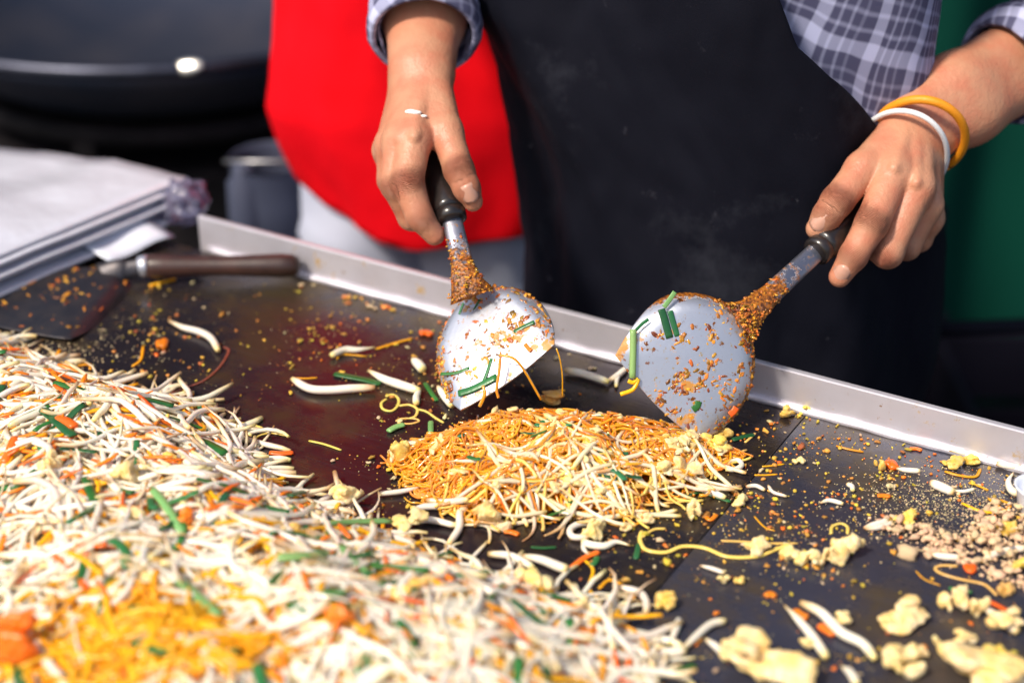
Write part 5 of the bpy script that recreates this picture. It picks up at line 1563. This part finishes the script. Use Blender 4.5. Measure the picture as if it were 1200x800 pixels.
def stuck_px(bl, spots, name, label, smx=.0026, m='residue', sq=1.0):
    mb = MB(); V0, F0 = ico(2); o_ = bl.c+bl.n*.0012
    a = Vector(bl.n); b = a.orthogonal().normalized(); c = a.cross(b); M_ = np.array([b[:], c[:], a[:]])
    poly = [proj(q)[:2] for q in bl.ring]
    for u, v, sg, n in spots:
        for _ in range(n):
            x, y = random.gauss(u, sg), random.gauss(v, sg)
            if inpoly_dist(np.array([x]), np.array([y]), poly)[0] < 1.0: continue
            q0 = ray(x, y); p = CAM+q0*(((o_-CAM)@bl.n)/(q0@bl.n))
            # how far out it lies decides how far the surface has curved
            dc = np.linalg.norm(bl.ring-p, axis=1); k = int(np.argmin(dc)); r = np.linalg.norm(p-bl.c)/(np.linalg.norm(bl.ring[k]-bl.c)+1e-9)
            p = p+bl.n*(bl.belly*.5*(1-min(1, r)**2)-bl.w[k]*bl.wall*max(0, (min(r, 1)-.72)/.28)**2-.0006)
            s_ = .0005+(smx-.0005)*random.random()**2.0
            V = V0*(1+rng.uniform(-.3, .3, (len(V0), 1)))*np.array([s_*random.uniform(1, 1.6), s_*random.uniform(.4, .9), s_*.34])
            mb.add(rotz(V, random.uniform(0, 6.28)) @ M_+p, F0)
    return tag(mb.build(name, m), label, kind='stuff')
stuck(blA, 300, 'sauce_residue', 'orange sauce and crumbs coating the back of the bright turner blade', edgeish(.03*NA, .98*NA, .82, 1.0), smx=.0026)
stuck(blB, 330, 'sauce_residue', 'dark orange sauce along the curved back of the sauce-flecked blade', edgeish(.45*NB, .92*NB, .86, 1.0), smx=.0024)
stuck_px(blA, [(640, 385, 8, 45), (628, 370, 8, 45), (612, 388, 7, 45), (597, 394, 7, 40), (582, 405, 6, 34), (602, 378, 7, 25), (570, 424, 7, 40), (548, 434, 8, 50), (530, 440, 7, 55), (522, 456, 6, 45), (552, 345, 11, 70), (590, 338, 12, 55), (514, 420, 5, 40), (512, 398, 5, 30), (545, 448, 9, 30), (560, 400, 22, 22)],
         'sauce_residue', 'band of orange sauce and crumbs across the face of the bright turner blade')
stuck_px(blB, [(835, 397, 4, 26), (830, 384, 3, 10), (832, 424, 4, 28), (800, 440, 5, 32), (792, 455, 4, 18), (822, 452, 5, 34), (840, 450, 5, 26), (775, 465, 5, 32), (767, 475, 4, 26), (790, 485, 5, 26), (817, 474, 5, 34), (860, 482, 4, 24), (852, 465, 5, 24), (755, 407, 3, 8), (776, 390, 4, 12), (802, 397, 4, 16), (868, 440, 6, 34), (878, 400, 6, 60), (862, 366, 8, 70), (884, 385, 5, 50), (845, 356, 8, 40), (800, 425, 36, 90), (820, 470, 24, 60)],
         'sauce_residue', 'orange sauce and crumbs clotted over the sauce-flecked blade', smx=.0024)
stuck_px(blB, [(792, 455, 3, 7), (768, 476, 4, 8), (840, 453, 3, 6), (773, 470, 4, 6), (806, 501, 2, 3)], 'burnt_specks', 'burnt dark specks on the sauce-flecked blade', smx=.0022, m='dark_strand')
stuck(blC, 90, 'sauce_residue', 'orange crumbs on the dark lying turner', edgeish(0, 1, .1, .95), smx=.0036)
for bl, neck, coll, cnt_, lab in ((blA, neckA, collA, 150, 'sauce on the lower shaft of the bright turner'), (blB, neckB, collB, 300, 'sauce on the lower shaft of the sauce-flecked turner')):
    mb = MB(); V0, F0 = ico(2); ax = (coll-neck)/np.linalg.norm(coll-neck); sd = np.cross(ax, FWD); sd /= np.linalg.norm(sd)
    fn = -FWD-ax*(-FWD@ax); fn /= np.linalg.norm(fn)
    for _ in range(cnt_):
        s_ = random.random()**1.8*.055-.016; hw = np.interp(s_, [-.012, 0, .012, .03], [.017, .0125, .0095, .008])
        x = random.uniform(-1, 1)
        z = .0004+.0015*random.random()**2
        V = V0*(1+rng.uniform(-.3, .3, (len(V0), 1)))*z*np.array([1.5, .6, .55])
        mb.add(rotz(V, random.uniform(0, 6))+neck+ax*s_+sd*hw*x+fn*hw*.40*math.sqrt(1-x*x), F0)
    tag(mb.build('sauce_residue', 'residue'), lab, kind='stuff')
def on_blade(bl, pxs, w, m, name, label, cat, group=None, flat=.2, lift=.0012):
    q = []
    o_ = bl.c+bl.n*(bl.belly*.32+lift)
    for u, v in pxs:
        r = ray(u, v); q.append(CAM+r*(((o_-CAM)@bl.n)/(r@bl.n)))
    q = smooth_curve(q, 5); rad = np.full(len(q), w/4000*1.29)
    V, F, t, uv = tube(q, rad, 8, flat=flat, up=bl.n)
    tag(mesh_obj(name, V, F, m, t=t), label, cat, group)
GB = 'chives stuck to the turner blades'
on_blade(blB, [(775, 362), (779, 375), (785, 396)], 9, 'chive', 'chive_piece', 'dark green chive stuck flat on the upper face of the sauce-flecked blade', 'chive', GB)
on_blade(blB, [(785, 364), (789, 378), (794, 394)], 7, 'chive', 'chive_piece', 'second dark chive lying alongside on the sauce-flecked blade', 'chive', GB)
on_blade(blB, [(778, 360), (784, 352), (791, 342)], 6, 'chive_pale', 'chive_piece', 'green chive end over the top edge of the sauce-flecked blade', 'chive', GB)
on_blade(blB, [(742, 386), (742, 410), (741, 443)], 8, 'chive_pale', 'chive_piece', 'light green chive hanging upright at the cutting edge of the sauce-flecked blade', 'chive', GB, flat=.8, lift=.002)
on_blade(blB, [(744, 388), (752, 380), (760, 374)], 4, 'chive', 'chive_piece', 'thin dark chive tail at the top of the hanging light green one', 'chive', GB)
on_blade(blB, [(736, 446), (742, 448), (748, 444), (742, 456), (727, 462)], 5, 'yellow_noodle', 'noodle_strand', 'orange noodle knot at the foot of the hanging chive', 'noodle', GB, flat=.8)
on_blade(blB, [(812, 480), (817, 476), (819, 470)], 8, 'chive', 'chive_piece', 'small dark green fleck low on the sauce-flecked blade', 'chive', GB)
on_blade(blB, [(829, 398), (838, 402), (845, 407)], 6, 'carrot', 'carrot_piece', 'orange carrot smear near the middle of the sauce-flecked blade', 'carrot', GB)
on_blade(blB, [(832, 384), (836, 394), (834, 404)], 3, 'carrot', 'carrot_piece', 'thin orange carrot thread on the sauce-flecked blade', 'carrot', GB)
on_blade(blB, [(855, 486), (860, 482), (863, 477)], 8, 'carrot', 'carrot_piece', 'orange carrot flake near the lower corner of the sauce-flecked blade', 'carrot', GB)
on_blade(blA, [(537, 461), (555, 455), (582, 441)], 9, 'chive', 'chive_piece', 'dark green chive near the cutting edge of the bright turner', 'chive', GB)
on_blade(blA, [(516, 438), (533, 437), (550, 431)], 4, 'chive', 'chive_piece', 'thin dark chive low on the bright turner blade', 'chive', GB)
on_blade(blA, [(562, 410), (573, 402), (584, 393)], 4, 'chive', 'chive_piece', 'thin dark chive across the middle of the bright turner blade', 'chive', GB)
on_blade(blA, [(602, 389), (613, 383), (626, 377)], 5, 'chive', 'chive_piece', 'grey green chive near the far corner of the bright turner', 'chive', GB)
on_blade(blA, [(552, 369), (557, 360), (562, 351)], 3, 'chive', 'chive_piece', 'thin dark chive below the shaft of the bright turner', 'chive', GB)
on_blade(blA, [(538, 368), (541, 360), (543, 355)], 3, 'chive', 'chive_piece', 'shortest thin chive below the shaft of the bright turner', 'chive', GB)
on_blade(blA, [(565, 450), (570, 438), (576, 420)], 4, 'chive', 'chive_piece', 'dark chive standing up from the cutting edge of the bright turner', 'chive', GB)
on_blade(blA, [(615, 403), (619, 408), (622, 411)], 5, 'carrot', 'carrot_piece', 'small orange carrot fleck on the bright turner blade', 'carrot', GB)
# strands that hang from the bright blade into the pile
for pts, r_, lab in (([P(585, 416, 1.288), P(602, 420, 1.285), P(615, 435, 1.290), P(634, 468, 1.300)], .0010, 'orange noodle strand stretched from the bright turner down to the pile'),
                     ([P(652, 408, 1.290), P(656, 420, 1.292), P(659, 440, 1.300), P(659, 464, 1.31)], .0006, 'hair-thin noodle thread hanging from the far corner of the bright turner'),
                     ([P(586, 420, 1.287), P(585, 435, 1.286), P(582, 455, 1.286), P(584, 466, 1.287)], .0012, 'orange noodle strand drooping over the cutting edge of the bright turner'),
                     ([P(566, 452, 1.289), P(568, 462, 1.287), P(562, 476, 1.289)], .0014, 'short pale noodle looped over the cutting edge of the bright turner')):
    V, F, t, uv = tube(smooth_curve(pts, 6), r_, 6)
    tag(mesh_obj('noodle_strand', V, F, 'noodle', t=t), lab, 'noodle', 'noodles hanging from the bright turner')
# white dish at the outer edge
pc = at(1212, 600, 0)
dz = proj(pc)[2]
ds = empty('dish', (pc[0], pc[1], 0), 'white round dish standing at the outer edge of the griddle by the peanuts', 'dish')
th = np.arange(40)/40*2*math.pi
prof = [(.010, .0005), (.012, .003), (.0155, .020), (.017, .0225), (.0155, .0225), (.0135, .020), (.009, .005), (.0, .0045)]
V = [[pc[0]+r_*math.cos(a), pc[1]+r_*math.sin(a), z_] for r_, z_ in prof[:-1] for a in th]+[[pc[0], pc[1], .0045]]
k = 40
F = [(i*k+j, i*k+(j+1) % k, (i+1)*k+(j+1) % k, (i+1)*k+j) for i in range(len(prof)-2) for j in range(k)]+[((len(prof)-2)*k+j, (len(prof)-2)*k+(j+1) % k, len(V)-1) for j in range(k)]
mesh_obj('bowl', V, F, 'white_plastic', ds)

# ------------------------------------------------------------------ words that tell alike pieces apart
LAND = [(1175, 652, 'long sprout bridging the peanuts'), (1106, 655, 'sprout at the near peanut foot'), (1146, 598, 'orange strip above the peanuts'), (1030, 617, 'two sprouts at the peanut tip'), (1064, 651, 'lone two-lobed peanut'), (1137, 668, 'carrot chip at the peanut foot'), (357, 653, 'thick pale green stem'), (420, 613, 'long light green chive'), (233, 703, 'sloping pale green stem'), (195, 598, 'light green stem in mid heap'),
    (243, 522, 'broad dark green leaf'), (68, 496, 'broad blue green chive'), (105, 575, 'upright dark chive'), (428, 655, 'dark chive end on the heap'), (163, 712, 'chive above the yellow patch'),
    (400, 735, 'orange carrot block'), (25, 765, 'large orange lump'), (215, 615, 'orange carrot cube'), (404, 588, 'egg lump on the far heap edge'), (480, 622, 'wide egg crust'),
    (625, 684, 'orange tinged egg lump'), (686, 714, 'egg lump at the spilled end'), (60, 555, 'egg lump on the outer slope'), (148, 565, 'egg lump in mid heap'), (12, 530, 'red carrot spike'),
    (80, 497, 'orange piece by the blue green chive'), (170, 770, 'yellow noodle patch'), (20, 430, 'outer crest of the heap'), (190, 460, 'far crest of the heap'), (265, 490, 'dark far corner of the heap'), (330, 580, 'steep far edge of the heap'),
    (577, 606, 'pale rounded egg lump'), (645, 497, 'folded chive on the pile crest'), (720, 556, 'bent chive on the pile'), (645, 604, 'chive at the pile foot'), (556, 538, 'small chive in the noodles'),
    (648, 467, 'yellow chunk on the pile'), (470, 530, 'outer tip of the pile'), (540, 485, 'lower tip of the bright turner'), (805, 547, 'egg lump below the flecked blade'), (760, 520, 'orange clump under the flecked blade'), (600, 560, 'white sprouts of the pile front'),
    (690, 622, 'egg ringed by a sprout'), (840, 645, 'long winding noodle'), (945, 652, 'ragged row of egg'), (813, 599, 'upright oval egg lump'), (985, 618, 'noodle arch'), (1042, 548, 'red carrot chunk'),
    (1103, 575, 'bright white sprout with red tip'), (1130, 530, 'orange scraps at the rim'), (1060, 612, 'tip of the peanut heap'), (1120, 645, 'near slope of the peanut heap'), (1180, 620, 'orange lump on the peanuts'), (1192, 580, 'white dish'), (1194, 662, 'yellow lump at the peanuts'),
    (1060, 724, 'large rounded egg lump'), (1130, 705, 'pointed egg lump'), (898, 778, 'biggest egg lump'), (960, 740, 'crooked long sprout'), (780, 706, 'lone smooth yellow egg'), (848, 680, 'white egg specks'), (838, 740, 'bent brown-ended sprout'),
    (390, 455, 'long thick sprout behind the pile'), (415, 412, 'cream sprout on purple steel'), (460, 475, 'ring-shaped yellow noodle'), (230, 395, 'wavy sprout at the back'), (258, 312, 'wooden turner handle'), (190, 405, 'red crumb at the back'), (330, 532, 'red carrot sliver'),
    (470, 577, 'thin lone sprout'), (300, 505, 'curly beige noodle'), (920, 480, 'yellow egg along the rim'), (865, 546, 'hooked sprout near the blade'), (935, 541, 'pale flat egg flake'), (500, 392, 'red bit behind the bright turner'), (690, 400, 'gap between the two blades'), (370, 345, 'rim end of the wooden handle')]
bpy.context.view_layer.update()
by = {}
for o in list(C.objects):
    if o.parent is None and o.get('group') and o.type == 'MESH':
        by.setdefault(o['label'], []).append(o)
def shape_words(o):
    me = o.data; n = len(me.vertices); co = np.empty(n*3); me.vertices.foreach_get('co', co); co = co.reshape(-1, 3)*np.array(o.scale)
    a, b = co[:max(1, n//9)].mean(0), co[-max(1, n//9):].mean(0); mid = co[n*4//9:n*5//9+1].mean(0)
    ext = float(np.linalg.norm(co.max(0)-co.min(0))); ch = float(np.linalg.norm(b-a)); sag = float(np.linalg.norm(mid-(a+b)/2))/(ch+1e-6)
    return ext, sag, co.mean(0)+np.array(o.location)
for lab, os_ in by.items():
    if len(os_) < 4: continue
    ex_ = [shape_words(o) for o in os_]; sz = np.array([e[0] for e in ex_]); q1, q2 = np.quantile(sz, (.33, .67))
    kind = os_[0]['category']; got = {}
    base = {'bean sprout': 'bean sprout', 'noodle': lab.split(' noodle')[0].replace('thin ', '')+' noodle', 'carrot': 'orange carrot scrap', 'chive': 'dark green chive', 'egg': 'crumbly egg piece', 'peanut': 'tan peanut bit', 'crumb': lab.split(' crumb')[0].replace('tiny orange ', '').replace(' fried', '')+' crumb'}[kind]
    if lab.startswith('crumb gathered'): base = 'rim crumb'
    for o, (ext, sag, c) in zip(os_, ex_):
        u, v, d = proj(c)
        k = min(LAND, key=lambda l: (l[0]-u)**2+1.5*(l[1]-v)**2)
        dx, dy = u-k[0], (v-k[1])*1.3
        far = math.hypot(dx, dy)
        rel = 'touching' if far < 13 else ('before' if dy > abs(dx) else 'behind' if -dy > abs(dx) else 'beside')
        if far > 48: rel = 'well '+rel
        s = 'short' if ext < q1 else 'long' if ext > q2 else 'middling'
        if kind in ('egg', 'peanut', 'crumb'): s = {'short': 'small', 'long': 'large', 'middling': 'medium'}[s]; sh = ''
        else: sh = 'straight ' if sag < .10 else 'bowed ' if sag < .35 else 'curled '
        got.setdefault(f'{s} {sh}{base} {rel} the {k[2]}', []).append((d, o))
    for l, g_ in got.items():
        if len(l.split()) > 16: l = l.replace('well ', '').replace('middling ', '')
        g_.sort(key=lambda t_: t_[0])
        nm = {1: [''], 2: ['nearer ', 'farther '], 3: ['nearest ', 'middle ', 'farthest '], 4: ['nearest ', 'second nearest ', 'second farthest ', 'farthest '], 5: ['nearest ', 'second nearest ', 'middle ', 'second farthest ', 'farthest ']}.get(len(g_), ['']*len(g_))
        for (d, o), w in zip(g_, nm): o['label'] = w+l if len((w+l).split()) <= 16 else l
